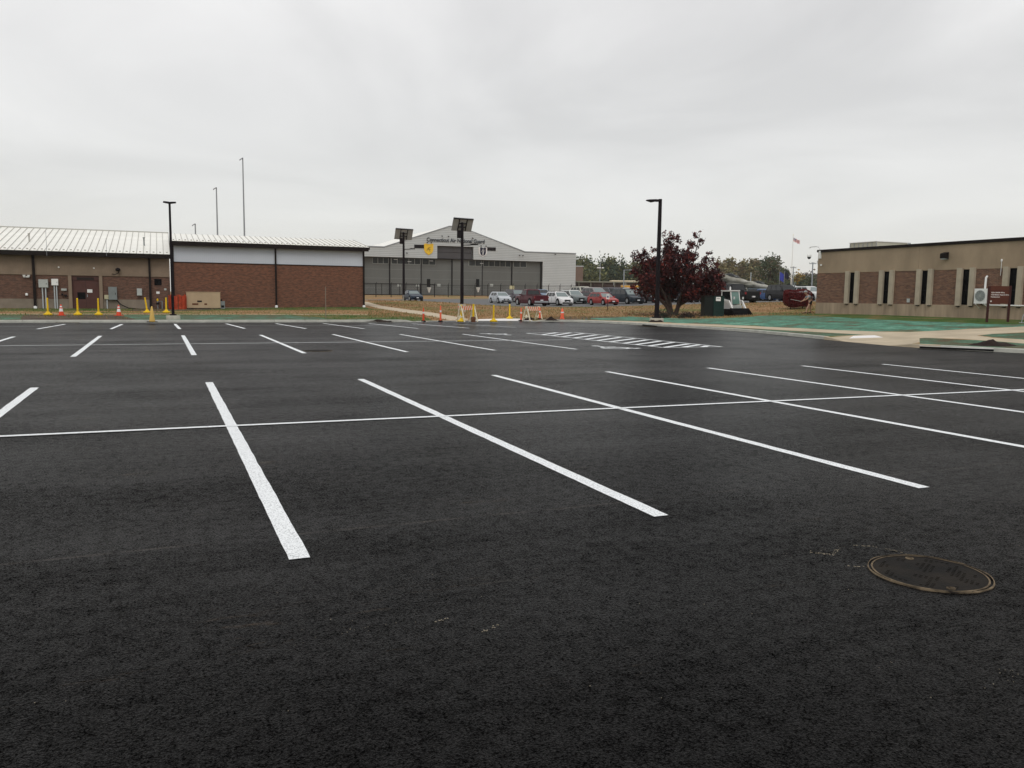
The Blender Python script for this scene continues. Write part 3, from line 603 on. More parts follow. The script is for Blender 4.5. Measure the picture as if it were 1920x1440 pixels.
X0 = -38.
LB = thing('brick_building', 'low brown brick and tan building with white seamed roof and brown door', 'building', (0, 67.5, 0))
BX('foundation_wall', M['stucco_low'], LB, X0, 0, -.1, -6.17, .3, 1.0); BX('foundation_wall', M['stucco_low'], LB, -3.95, 0, -.1, -.7, .3, 1.0)
BX('brick_wall', M['brick_low'], LB, X0, .02, 1.0, -6.17, .3, 2.7); BX('brick_wall', M['brick_low'], LB, -3.95, .02, 1.0, .63, .3, 2.7); BX('brick_wall', M['brick_low'], LB, -.7, .02, -.1, .63, .3, 1.0)
BX('upper_wall', M['stucco'], LB, X0, -.03, 2.7, .63, .3, 4.2)
rb = MB()
for k in range(int((.63-X0)/.16)): rb.box(X0+k*.16, -.055, 2.72, X0+k*.16+.09, -.031, 4.18)
tag(rb.build('wall_ribs', M['stucco'], LB), kind='stuff')
BX('side_wall', M['brick_low'], LB, .33, .3, -.1, .63, 18, 4.2); BX('rear_wall', M['brick_low'], LB, X0, 18, -.1, .63, 18.3, 4.2); BX('side_wall', M['brick_low'], LB, X0, .3, -.1, X0+.3, 18, 4.2)
for x in (-6.17, -4.17): BX('door_pier', M['stucco'], LB, x, -.12, .1, x+.22, .2, 2.699)
d = BX('door', M['door'], LB, -5.95, .08, .3, -4.17, .16, 2.35)
BX('door_edge', M['door_dark'], d, -5.07, .072, .32, -5.055, .08, 2.3)
BX('window', M['winr'], d, -5.62, .07, 1.0, -5.1, .08, 1.5); BX('notice', M['white'], d, -4.98, .068, 1.48, -4.64, .079, 1.72)
MB().box(-5.0, .03, 1.15, -4.96, .08, 1.35).build('handle', M['galv'], d)
tr = BX('transom', M['door'], LB, -5.95, .05, 2.36, -4.17, .16, 2.695)
BX('louvre', M['door_dark'], tr, -5.62, .03, 2.40, -4.5, .049, 2.58)
BX('step', M['mud'], LB, -6.0, -.9, .15, -4.1, 0, .3)
BX('window', M['winr'], LB, -.46, -.01, 2.09, .04, .019, 2.56)
BX('notice', M['white'], LB, -.35, -.01, 1.45, -.12, .019, 1.62); BX('vent_cap', M['ltgrey'], LB, .2, -.03, 1.72, .36, .019, 1.86)
BX('fascia', M['trim'], LB, X0, -.62, 4.06, .68, -.5, 4.38); BX('soffit', M['trim'], LB, X0, -.5, 4.2, .68, 0, 4.24)
seam_roof(LB, X0, .7, -.66, 4.38, 9.9, 6.62, .455)
BX('roof_deck', M['trim'], LB, X0, -.5, 4.24, .68, 18.4, 4.36)
MB().add([(X0, 9.9, 6.62), (.7, 9.9, 6.62), (.7, 19, 4.4), (X0, 19, 4.4)], [(0, 1, 2, 3)]).build('rear_roof_slope', M['roof'], LB)
MB().prism([(-.5, 4.3), (9.9, 6.6), (18.9, 4.3)], 'x', .6, .68).build('gable_wall', M['stucco'], LB)
BX('ridge_cap', M['rib'], LB, X0, 9.75, 6.6, .72, 10.05, 6.68)
ds(LB, -8.31, .3, 4.1, w_=.17); ds(LB, -.76, .3, 4.1, boot=False, w_=.15)
for px, ph, m_ in ((55, .62, 'rib'), (270, .62, 'grey')):
    q = PY(px, 454, 70.5); x = q[0]; zr = 4.38+(70.5-66.84)*.2121; MB().lathe([(.12, 0), (.12, .05), (.05, .06), (.05, ph), (.09, ph), (.09, ph+.06)], 10, (x, 3.0, zr-.05)).build('roof_vent', M[m_], LB)
for px, y0, y1 in ((88, 433, 480), (200, 447, 480)):
    a_ = PY(px, y1, 66.8); b_ = PY(px, y0, 66.8); tag(MB().tube([(0, 0, 0), (0, 0, b_[2]-a_[2])], .014, 6).build('lightning_rod', M['galv'], None, a_), 'thin %s lightning rod clipped to the white eave' % ('taller left' if px < 100 else 'shorter right'), 'lightning rod', 'lightning rods along the eave')

RB = thing('brick_storehouse', 'taller red brown brick block with pale blue siding and white seamed roof', 'building', (0, 67.5, 0))
BX('brick_wall', M['brick'], RB, .85, 0, -.1, 15.45, .3, 3.86); BX('side_wall', M['brick'], RB, 15.15, .3, -.1, 15.45, 11, 5.1); BX('side_wall', M['brick'], RB, .85, .3, -.1, 1.1, 11, 5.1); BX('rear_wall', M['brick'], RB, .85, 11, -.1, 15.45, 11.3, 5.1)
BX('siding', M['white_siding'], RB, .95, -.01, 3.88, 15.42, .25, 5.15)
for k in range(int((15.42-.98)/.145)):
    x = .98+k*.145; me = bpy.data.meshes.get('siding_rib') or MB().box(0, -.035, 3.89, .07, -.011, 5.14).mesh('siding_rib', M['white_siding']); link('siding_rib', me, RB, (x, 0, 0))
BX('flashing', M['trim'], RB, .85, -.05, 3.83, 15.46, 0, 3.88)
BX('fascia', M['trim'], RB, .75, -.5, 5.07, 15.72, -.38, 5.4); BX('soffit', M['trim'], RB, .75, -.38, 5.16, 15.72, 0, 5.2)
seam_roof(RB, .75, 15.75, -.54, 5.4, 5.6, 6.32, .42)
MB().add([(.75, 5.6, 6.32), (15.75, 5.6, 6.32), (15.75, 11.8, 5.3), (.75, 11.8, 5.3)], [(0, 1, 2, 3)]).build('rear_roof_slope', M['roof'], RB)
MB().prism([(-.4, 5.1), (5.6, 6.3), (11.6, 5.1)], 'x', 15.4, 15.5).build('gable_wall', M['trim'], RB)
MB().prism([(-.55, 5.2), (5.6, 6.22), (5.6, 6.36), (-.55, 5.4)], 'x', 15.751, 15.8).build('rake_trim', M['trim'], RB)
MB().prism([(-.4, 5.1), (5.6, 6.3), (11.6, 5.1)], 'x', .8, .9).build('gable_wall', M['trim'], RB)
ds(RB, 8.37, .45, 5.1, w_=.12); ds(RB, 15.38, .5, 5.1, w_=.12); BX('corner_trim', M['trim'], RB, .7, -.1, .1, .93, .05, 5.1)
BX('base_course', M['stucco_low'], RB, 1.0, -.03, -.1, 15.4, 0, .47)

def on_left(px0, py0, px1, py1, dz=.2, front=67.5):
    a_ = PY(px0, py1, front-dz/2); b_ = PY(px1, py0, front-dz/2); return a_[0], a_[2], b_[0]-a_[0], b_[2]-a_[2]
def wallbox(px0, py0, px1, py1, m_, label, cat='electrical box', nm='electrical_box', dz=.2, conduits=0, down=None, cm='conduit'):
    x, z, w_, h = on_left(px0, py0, px1, py1, dz); t = thing(nm, label, cat, (x, 67.46, z))
    MB().box(0, -dz, 0, w_, 0, h).build('cabinet', M[m_], t); MB().box(.02, -dz-.012, .02, w_-.02, -dz, h-.02).build('cover', M[m_], t); MB().box(w_*.8, -dz-.03, h*.4, w_*.85, -dz-.013, h*.55).build('latch', M['dark'], t)
    for k in range(conduits):
        cx = w_*(k+1)/(conduits+1)+.02; zz_ = (down if down is not None else .3)-z; MB().tube([(cx, -dz/2, 0), (cx, -dz/2, zz_)], .045, 8).build('conduit', M[cm], t)
    return t
wallbox(73, 524, 90, 539, 'ltgrey', 'wide grey electrical box right of the white-footed downspout', conduits=2); wallbox(97, 523, 109, 535, 'white', 'small pale electrical box on two conduits left of the brown door', conduits=2)
g_ = wallbox(204, 538, 219, 562, 'grey', 'tall dark grey disconnect box right of the brown door'); MB().tube([(.5, -.1, .0), (.8, -.12, -.35), (1.3, -.15, -.6), (2.1, -.2, -.68)], .035, 8).build('cable', M['black'], g_)
wallbox(196, 553, 204, 561, 'tanbox', 'little tan junction box beside the dark grey disconnect box', conduits=1); wallbox(257, 541, 266, 554, 'ltgrey', 'small light grey wall box alone on the brick, right of the door')
t = wallbox(115, 541, 125, 545, 'ltgrey', 'small white notice plate with dark valves beside the pale electrical box', 'wall plate', 'wall_plate', .06); MB().box(0, -.1, -.35, .12, 0, -.2).box(.18, -.1, -.4, .36, 0, -.28).build('valve', M['dark'], t)
x, z, w_, h = on_left(43, 516, 56, 520); t = thing('flood_light', 'white twin-head floodlight on the brick at far left', 'floodlight', (x, 67.46, z)); MB().box(.15, -.06, 0, .3, 0, .1).build('bracket', M['white'], t)
for k in (0, 1): MB().lathe([(.05, 0), (.1, .16), (.1, .18)], 10).build('lamp_head', M['white'], t, (.08+.28*k, -.1, 0))
x, z, w_, h = on_left(213, 502, 226, 515); t = thing('hose_bracket', 'black coiled lamp bracket on the tan wall above the grey box', 'wall lamp', (x, 67.44, z))
MB().tube([(-.1, -.1, .05), (.1, -.15, .02), (.3, -.2, .1), (.38, -.2, .3)], .025, 8).build('arm', M['dark'], t); MB().lathe([(.05, -.12), (.16, -.08), (.17, .06), (.05, .12)], 12, (.3, -.2, .38)).build('shade', M['dark'], t)
for px, py in ((110, 501), (176, 503)):
    q = PY(px, py, 67.4); tag(MB().lathe([(.0001, -.06), (.06, -.03), (.06, .03), (.0001, .06)], 10).build('camera_dome', M['white'], None, (q[0], 67.42, q[2])), 'small white camera dome on the tan wall, %s' % ('left of the door' if px < 150 else 'over the door'), 'camera')
q = PY(50, 553, 67.4); MB().lathe([(.08, -.04), (.09, .1), (.03, .13)], 10).build('pipe_cap', M['white'], LB, (q[0], -.1, q[2]))
# gas or water riser at the corner
x, z, w_, h = on_left(296, 560, 304, 575); t = thing('pipe_riser', 'dark valve assembly standing on the soil between two yellow posts', 'valve', (x, 67.1, .3))
MB().tube([(0, 0, 0), (0, 0, .6), (.3, 0, .6), (.3, 0, 0)], .04, 8).build('pipe', M['grey'], t); MB().box(-.1, -.1, .35, .12, .1, .5).build('valve', M['dark'], t); MB().lathe([(.05, .6), (.08, .7), (.03, .8)], 8).build('handwheel', M['yellow'], t)
# generator and friends
a_ = PY(350, 577, 66.4); b_ = PY(412, 548, 66.4); gw = b_[0]-a_[0]; gz = zt(a_[0], 66.4); gh = b_[2]-gz
t = thing('generator', 'tan steel generator enclosure against the red brown brick wall', 'generator', (a_[0], 65.9, gz-.02))
BX('skid', M['dark'], t, 0, 0, 0, gw, 1.0, .1); BX('enclosure', M['beige'], t, 0, -.0, .1, gw, 1.0, gh); BX('lid', M['beige'], t, -.03, -.03, gh, gw+.03, 1.03, gh+.04)
for f0, f1 in ((.02, .32), (.34, .66), (.68, .98)): BX('door_panel', M['beige'], t, gw*f0, -.015, .14, gw*f1, 0, gh-.05)
BX('label_plate', M['dark'], t, gw*.31, -.025, gh*.43, gw*.45, -.016, gh*.52); BX('vent', M['brownbag'], t, gw*.16, -.025, gh*.26, gw*.34, -.016, gh*.36); BX('vent', M['brownbag'], t, gw*.52, -.025, gh*.26, gw*.6, -.016, gh*.36)
a_ = PY(412, 577, 66.5); t = thing('equipment_box', 'small grey box standing at the right end of the generator', 'equipment box', (a_[0]+.03, 66.0, zt(a_[0], 66.4)))
BX('cabinet', M['grey'], t, 0, 0, 0, .32, .5, .58); BX('opening', M['black'], t, .05, -.01, .1, .26, -.001, .26); MB().lathe([(.06, .58), (.06, .72)], 8, (.08, .2, 0)).build('exhaust', M['dark'], t)
# orange safety net on posts
a_ = PY(325, 580, 65.2); b_ = PY(350, 577, 66.4); t = thing('safety_net', 'orange plastic mesh fence round the left end of the generator', 'mesh fence', (a_[0], 65.2, zt(a_[0], 65.2)))
pts = [(-.3, 1.6), (-.1, .3), (.35, 0), (.75, .25), (.95, .8)]
mb = MB(); n = 24; V = []
for i in range(n+1):
    s_ = i/n*(len(pts)-1); k = min(int(s_), len(pts)-2); f = s_-k; x = pts[k][0]*(1-f)+pts[k+1][0]*f; y = pts[k][1]*(1-f)+pts[k+1][1]*f; sg = .04*math.sin(i*1.7)
    V.append((x, y+sg, 1.05-.06*math.sin(i*.9)))
    V.append((x, y-sg, .0))
for i in range(n):
    for j in range(14):
        z0 = V[2*i+1][2]+(V[2*i][2]-V[2*i+1][2])*j/14; z1 = z0+.042; p, q = V[2*i], V[2*i+2]
        mb.add([(p[0], p[1], z0), (q[0], q[1], z0), (q[0], q[1]+.004, z1), (p[0], p[1]+.004, z1)], [(0, 1, 2, 3)])
    p = V[2*i]; mb.box(p[0], p[1]-.004, 0, p[0]+.05, p[1]+.004, p[2])
mb.build('netting', M['net'], t)
for p in pts[1:4]: MB().box(p[0]-.02, p[1]-.02, 0, p[0]+.02, p[1]+.02, 1.1).build('post', M['brownbag'], t)

# ------------------------------------------------------------------ right building (front wall on X = 40)
R = thing('office_building', 'single storey tan concrete and brown brick building with narrow windows', 'building', (40, 42.4, 0))
YE = -34.
def RBX(name, m_, x0, y0, z0, x1, y1, z1, p=None): return BX(name, M[m_], p or R, x0, y1, z0, x1, y0, z1)
seams = [0, -7.9, -15.8, -23.7, -31.6, YE]
for i in range(len(seams)-1):
    RBX('lower_panel', 'stucco_low_r', -.05, seams[i]-.006, .2, .25, seams[i+1]+.006, 1.42); 
for i in range(len(seams)-1): RBX('upper_panel', 'stucco_r', -.04, seams[i]-.006, 3.34, .25, seams[i+1]+.006, 4.71)
RBX('joint_backing', 'stucco_low', .06, 0, .2, .24, YE, 4.7)
RBX('coping', 'trim', -.12, .05, 4.712, .4, YE, 4.87)
RBX('roof_deck', 'roof', .4, .05, 4.65, 20, YE, 4.75); RBX('end_wall', 'brick_r', .26, 0, .2, 20, -.3, 4.65); RBX('rear_wall', 'brick_r', 19.7, -.3, .2, 20, YE, 4.65); RBX('coping', 'trim', .401, .05, 4.76, 20, -.25, 4.87)
wc = [42.4-39.32, 42.4-36.66, 42.4-33.98, 42.4-31.37, 42.4-28.70, 42.4-26.05, 42.4-23.4, 42.4-20.7, 42.4-18.0, 42.4-15.3, 42.4-12.6]
edge = 0.
for c_ in wc:
    RBX('brick_panel', 'brick_r', -.02, -edge, 1.421, .05, -(c_-.52), 3.339); edge = c_+.52
    wn = RBX('window', 'winr', .015, -(c_-.235), 1.45, .05, -(c_+.235), 3.33)
    RBX('frame', 'dark', -.01, -(c_-.239), 1.45, .0149, -(c_-.21), 3.33, wn); RBX('frame', 'dark', -.01, -(c_+.21), 1.45, .0149, -(c_+.239), 3.33, wn)
    RBX('frame', 'dark', -.01, -(c_-.209), 2.2, .0149, -(c_+.209), 2.24, wn)
    for s0, s1 in ((-.53, -.24), (.24, .53)):
        pr = RBX('pier', 'pil', -.17, -(c_+s0), 1.38, .045, -(c_+s1), 3.42)
        RBX('drip_block', 'trim', -.14, -(c_+s0+.06), 1.33, -.055, -(c_+s1-.06), 1.379, pr)
RBX('brick_panel', 'brick_r', -.02, -edge, 1.421, .05, YE, 3.339)
q = PX(1704, 565, 40); BX('socket_cover', M['ltgrey'], R, -.06, q[1]-42.4-.1, q[2]-.06, -.03, q[1]-42.4+.1, q[2]+.16)
# rooftop unit
a_ = PX(1594, 462, 47); b_ = PX(1644, 453, 47); ytop = b_[2]
t = thing('rooftop_unit', 'pale slatted rooftop plant screen on the right building', 'rooftop unit', (47, a_[1], 4.75))
BX('casing', M['palewall'], t, 0, b_[1]-a_[1], 0, 3, 0, ytop-4.75)
for k in range(7):
    y = (b_[1]-a_[1])*k/6; BX('rib', M['galv'], t, -.03, y-.02, 0, 0-.001, y+.02, ytop-4.77)
BX('cap', M['white'], t, -.06, b_[1]-a_[1]-.06, ytop-4.75, 3.06, .06, ytop-4.70)
q = PX(1705, 458, 43); tag(MB().lathe([(.05, 0), (.05, .35), (.09, .37), (.09, .45)], 8).box(.1, -.35, .1, .2, -.05, .3).build('roof_vent_pipe', M['galv'], None, (43, q[1], 4.75)), 'short vent pipe on the right building roof behind the parapet', 'vent pipe')
# wall light
a_ = PX(1768, 486, 39.9); b_ = PX(1778, 475, 39.9); t = thing('wall_light', 'dark box wall light high on the tan right building', 'wall light', (39.95, a_[1], a_[2]))
MB().prism([(0, 0), (-.3, .05), (-.3, .3), (0, .38)], 'y', b_[1]-a_[1], 0).build('housing', M['trim'], t); BX('lens', M['ltgrey'], t, -.26, (b_[1]-a_[1])*.9, -.02, -.02, (b_[1]-a_[1])*.1, .03)
# gooseneck camera
t = thing('security_camera', 'dome camera on a white gooseneck arm at the building corner', 'camera', (39.93, 42.25, 4.2))
tip = PX(1517, 481, 39.9)-np.array((39.93, 42.25, 4.2)); top = PX(1517, 463, 39.9)-np.array((39.93, 42.25, 4.2)); zt_ = top[2]
MB().box(-.08, -.14, .1, .06, .0, .6).build('bracket', M['white'], t)
MB().tube([(-.02, -.08, .1), (-.02, -.05, zt_-.25), (-.02, .05, zt_-.06), (-.02, .3, zt_), (-.02, tip[1]*.9, zt_-.01), (-.02, tip[1], zt_-.08)], .03, 8).build('arm', M['white'], t)
MB().lathe([(.03, .14), (.12, .1), (.14, 0), (.135, -.05)], 14, (-.02, tip[1], tip[2]+.02)).build('housing', M['white'], t); MB().lathe([(.12, -.05), (.1, -.14), (.04, -.19)], 14, (-.02, tip[1], tip[2]+.02)).build('dome', M['dark'], t)
q = PX(1542, 497, 39.95); t = thing('bullet_camera', 'little white bullet camera below the gooseneck arm', 'camera', (39.93, q[1], q[2])); MB().lathe([(.06, 0), (.07, .1)], 10).build('body', M['white'], t, (-.1, 0, -.05)); MB().tube([(-.08, 0, 0), (-.04, .35, .05), (0, .45, .3)], .018, 6).build('conduit', M['stucco_low'], t)
# AC unit
a_ = PX(1825, 569, 39.55); b_ = PX(1850, 541, 39.55); t = thing('ac_unit', 'white outdoor air conditioner with round fan grille on the brick wall', 'air conditioner', (39.95, b_[1], a_[2]))
w_ = a_[1]-b_[1]; h = b_[2]-a_[2]
BX('casing', M['white'], t, -.38, 0, 0, -.08, w_, h)
def ringx(mb, cx, cy_, cz, r0, r1, th, n=24):
    V = []; F = []
    for k in range(n):
        a__ = 2*PI*k/n
        for r in (r0, r1):
            for dx_ in (0, -th): V.append((cx+dx_, cy_+r*math.cos(a__), cz+r*math.sin(a__)))
    for k in range(n):
        i, j = 4*k, 4*((k+1) % n); F += [(i+1, i+3, j+3, j+1), (i, i+1, j+1, j), (i+3, i+2, j+2, j+3)]
    mb.add(V, F)
fan = MB(); n = 28; r = h*.36; fan.add([(-.385, w_*.5+r*math.cos(2*PI*k/n), h*.52+r*math.sin(2*PI*k/n)) for k in range(n)], [tuple(range(n))]); fo = fan.build('fan_opening', M['grey'], t)
gr = MB()
for rr in (.25, .45, .65, .85, 1.0): ringx(gr, -.39, w_*.5, h*.52, r*rr-.006, r*rr+.006, .012)
for k in range(6): a__ = PI*k/6; gr.bar((-.395, w_*.5-r*math.cos(a__), h*.52-r*math.sin(a__)), (-.395, w_*.5+r*math.cos(a__), h*.52+r*math.sin(a__)), .01)
gr.build('grille', M['ltgrey'], fo)
for y in (.1*w_, .85*w_): MB().bar((0, y, -.03), (-.4, y, -.03), .04).bar((0, y, -.3), (-.36, y, -.03), .03).build('bracket', M['white'], t)
q = PX(1840, 518, 39.95); MB().tube([(-.1, w_*.45, h), (-.08, w_*.45, q[2]-a_[2]-.08), (0, w_*.45, q[2]-a_[2])], .055, 10).build('line_cover', M['white'], t)
q = PX(1845, 572, 39.9); tag(MB().tube([(0, 0, .12), (-.05, -.12, .02), (-.06, -.3, 0), (-.06, -10, 0)], .035, 8).build('wall_pipe', M['white'], None, (39.9, q[1]+.1, q[2])), 'long white pipe running along the wall under the windows at right', 'pipe')
q = PX(1878, 491, 39.93); tag(MB().tube([(0, 0, -.7), (0, 0, 0)], .015, 6).lathe([(.03, 0), (.045, .04), (.045, .12), (.02, .15)], 10).build('antenna', M['white'], None, (39.93, q[1], q[2])), 'thin white rod with small knob on the tan wall above the sign', 'antenna')
# brown sign
sa = T(1850, 604.5); sb_ = sa+RT*1.0; _k = 37*dep(sa)/CAM_F; _dv = RT[:2]/np.linalg.norm(RT[:2]); _c = math.cos(-.12); _s = math.sin(-.12); sb_ = np.array((sa[0]+_k*(_dv[0]*_c-_dv[1]*_s), sa[1]+_k*(_dv[0]*_s+_dv[1]*_c), sa[2])); dv = (sb_-sa); ang = math.atan2(dv[1], dv[0]); sw = math.hypot(dv[0], dv[1])
zt1 = PD(1868, 536.5, dep(sa))[2]-sa[2]; zb1 = PD(1868, 569.5, dep(sa))[2]-sa[2]
t = thing('headquarters_sign', 'brown headquarters sign board with white lettering on two posts', 'sign', sa, ang)
for x in (0, sw): MB().box(x-.045, -.045, -.1, x+.045, .045, zt1+(.02 if x else -.02)).build('post', M['signpost'], t)
bd = BX('board', M['sign'], t, .0461, -.03, zb1, sw-.0461, .03, zt1); H_ = zt1-zb1
for f in (.27, .73): BX('divider', M['signpost'], bd, .06, -.034, zb1+H_*f, sw-.06, -.0301, zb1+H_*f+.012)
for txt, f, s_ in (('103rd Airlift Wing', .60, .083), ('103d Mission Support Group', .48, .075), ('Headquarters', .36, .075)):
    me = text_mesh(txt, s_, M['wletter'], .002, bold=.0015); o = link('lettering', me, bd, (.085, -.034, zb1+H_*f)); o.rotation_euler = (PI/2, 0, 0)
BX('emblem', M['wletter'], bd, .08, -.034, zb1+H_*.1, .14, -.0301, zb1+H_*.1+.06)
# bicycle rack
c_ = T(1915, 606.5); t = thing('bicycle_rack', 'bare metal bicycle rack with leaning bars at the right edge', 'bicycle rack', c_, -1.2)
for k in range(8): MB().tube([(0+k*.16, 0, 0), (.02+k*.16, .1, .35), (.12+k*.16, .2, .6), (.2+k*.16, .3, .62), (.24+k*.16, .42, .3), (.25+k*.16, .5, 0)], .018, 6).build('hoop', M['galv'], t)
MB().tube([(-.1, 0, .03), (1.5, 0, .03)], .022, 6).tube([(.1, .5, .03), (1.7, .5, .03)], .022, 6).build('rail', M['galv'], t)

# ------------------------------------------------------------------ hangar (front on Y = 190)
HZ = 1.2
Hg = thing('hangar', 'large grey gabled aircraft hangar with tall sliding doors', 'hangar', (67, 190, HZ))
def hx(X): return X-67.
def hz_(z): return z-HZ
XL, XR = 35.4, 98.6
ytop = 12.45; pk = 17.9
# facade as pieces round the opening (opening X 43..89.3, z up to 10.25; centre pop-up 61.2..70.5 to 13.3)
def HB(nm, m_, x0, x1, z0, z1, y0=0., y1=.5, p=None): return BX(nm, M[m_], p or Hg, hx(x0), y0, hz_(z0), hx(x1), y1, hz_(z1))
HB('side_panel', 'hangar', 89.3, XR, .8, ytop); HB('side_panel', 'hangar', XL, 43.0, .8, ytop)
mb = MB()
def pr(poly): mb.prism([(hx(a), hz_(b)) for a, b in poly], 'y', 0, .5)
pr([(43.0, 10.25), (61.2, 10.25), (61.2, 13.3), (61.2, 16.9), (48.2, ytop), (43.0, ytop)]); pr([(70.5, 10.25), (89.3, 10.25), (89.3, ytop), (84.2, ytop), (70.5, 16.65)])
pr([(61.2, 13.3), (70.5, 13.3), (70.5, 16.65), (66.8, pk), (64.2, pk), (61.2, 16.9)])
mb.build('gable_wall', M['hangar'], Hg)
ln = MB()
for k in range(18):
    z = 10.6+k*.42
    if z > 17.6: break
    half = 100
    x0 = 48.2+(z-ytop)/(pk-ytop)*(64.2-48.2) if z > ytop else XL+.1; x1 = 84.2-(z-ytop)/(pk-ytop)*(84.2-66.8) if z > ytop else XR-.1
    if z < 13.3: ln.box(hx(x0), -.015, hz_(z), hx(61.1), 0, hz_(z)+.05); ln.box(hx(70.6), -.015, hz_(z), hx(x1), 0, hz_(z)+.05)
    else: ln.box(hx(x0), -.015, hz_(z), hx(x1), 0, hz_(z)+.05)
for k in range(23): ln.box(hx(89.4), -.015, hz_(1+k*.42), hx(98.5), 0, hz_(1+k*.42)+.05)
tag(ln.build('siding_joint', M['hangar_line'], Hg), kind='stuff')
outl = [(XL, ytop), (48.2, ytop), (64.2, pk), (66.8, pk), (84.2, ytop), (XR, ytop)]
for i in range(5):
    (x0, z0), (x1, z1) = outl[i], outl[i+1]
    MB().prism([(hx(x0), hz_(z0)), (hx(x1), hz_(z1)), (hx(x1), hz_(z1)+.22), (hx(x0), hz_(z0)+.22)], 'y', -.12, .1).build('edge_trim', M['hangar_line' if 0 else 'mast'], Hg)
    MB().prism([(hx(x0), hz_(z0)), (hx(x1), hz_(z1)), (hx(x1), hz_(z1)+.12), (hx(x0), hz_(z0)+.12)], 'y', .51, 44).build('roof_slope', M['roof'], Hg)
HB('side_wall', 'hangar', XR-.4, XR-.01, .8, ytop, .51, 44); HB('side_wall', 'hangar', XL+.01, XL+.4, .8, ytop, .51, 44); HB('rear_wall', 'hangar', XL, XR, .8, ytop, 44.1, 44.5)
bd = [36, 42.4, 49.95, 57.64, 65.5, 73.34, 81.35, 89.25]
for i in range(1, 7):
    x0, x1 = bd[i], bd[i+1]; dpt = 1.2+.35*(i % 2)
    lf = HB('door_leaf', 'hdoor', max(x0, 43.1)+.06, x1-.06, .9, 10.2, dpt, dpt+.2)
    for z in (3.0, 5.3, 7.4): HB('rail', 'hangar_line', max(x0, 43.1)+.1, x1-.1, z, z+.06, dpt-.03, dpt, lf)
    HB('jamb', 'dark', x1-.18, x1-.02, .9, 10.2, dpt-.12, dpt-.001, lf)
    wx0, wx1 = max(x0+.3, 45.8), min(x1-.3, 85.2)
    if i == 3: wx1 = 61.3
    if i == 4: wx0 = 69.7
    if wx1 > wx0+.5:
        g_ = HB('window', 'hwin', wx0, wx1, 8.78, 10.05, dpt-.04, dpt-.001, lf)
        nb = max(2, int((wx1-wx0)/1.25))
        fb = MB()
        for k in range(nb+1): x = wx0+(wx1-wx0)*k/nb; fb.box(hx(x)-.07, dpt-.08, hz_(8.78), hx(x)+.07, dpt-.041, hz_(10.05))
        fb.box(hx(wx0), dpt-.08, hz_(8.66), hx(wx1), dpt-.041, hz_(8.78)); fb.build('glazing_bars', M['hframe'], lf)
for z0, z1 in ((10.32, 11.75), (11.85, 13.25)): HB('upper_door_panel', 'hdoor_d', 61.25, 70.45, z0, z1, .7, .9)
HB('door_track', 'dark', 43.05, 89.25, 10.2, 10.32, .55, 2); HB('interior_backing', 'dark', 43.0, 89.3, .8, 10.3, 2.2, 2.4); HB('interior_backing', 'dark', 61.2, 70.5, 10.31, 13.3, 1.2, 1.4)
HB('sill', 'dark', 43, 89.3, .8, 1.55, .8, 1.1)
for x0, x1 in ((55.5, 58.0), (73.8, 76.3)): HB('louvre', 'dark', x0, x1, 12.5, 13.35, -.08, -.001)
me = text_mesh('Connecticut Air National Guard', 1.33, M['lettering'], .05, 'LEFT', .022); o = link('lettering', me, Hg, (hx(58.5), -.1, hz_(14.2))); o.rotation_euler = (PI/2, 0, 0)
bb = max(v.co.x for v in me.vertices); o.scale = ((73.3-58.5)/bb, 1, 1)
def shield(x0, x1, z0, z1, field, kind):
    cx, w_, h = (x0+x1)/2, (x1-x0)/2, z1-z0
    def outp(s): return [(cx-w_*s, z1-.12*h*(1-s)-.04*h), (cx-w_*.6*s, z1-.02*h), (cx, z1-.09*h-.1*h*(1-s)), (cx+w_*.6*s, z1-.02*h-.1*h*(1-s)), (cx+w_*s, z1-.12*h*(1-s)-.04*h), (cx+w_*s, z0+h*.42), (cx+w_*.72*s, z0+h*.2+h*.05*(1-s)), (cx, z0+h*.28*(1-s)), (cx-w_*.72*s, z0+h*.2+h*.05*(1-s)), (cx-w_*s, z0+h*.42)]
    p = MB().prism([(hx(a), hz_(b)) for a, b in outp(1)], 'y', -.12, -.02).build('crest', M['flagwhite'] if kind else M['crestyellow'], Hg)
    MB().prism([(hx(a), hz_(b)) for a, b in outp(.78 if not kind else .7)], 'y', -.15, -.121).build('crest_field', M[field], p)
    m2 = MB(); X = hx(cx); Z = hz_((z0+z1)/2)
    if kind:
        m2.box(X-.09, -.18, Z-.9, X+.09, -.151, Z+.6); m2.bar((X-.55, -.165, Z-.1), (X+.0, -.165, Z+.65), .12, .03); m2.bar((X+.5, -.165, Z+.6), (X+.1, -.165, Z-.3), .1, .03); m2.lathe([(.13, -.02), (.13, .02)], 10, (X, -.17, Z+.75))
        m2.build('crest_figure', M['flagwhite'], p)
    else:
        m2.bar((X-.5, -.165, Z-.35), (X+.15, -.165, Z+.5), .16, .03); m2.bar((X-.45, -.165, Z+.15), (X+.5, -.165, Z+.0), .14, .03); m2.bar((X+.0, -.165, Z+.1), (X+.35, -.165, Z-.6), .13, .03); m2.bar((X-.1, -.165, Z+.4), (X+.6, -.165, Z+.55), .12, .03)
        m2.build('crest_figure', M['navy'], p)
shield(57.9, 60.2, 10.95, 13.75, 'crestyellow', 0); shield(71.8, 74.0, 10.95, 13.35, 'navy', 1)
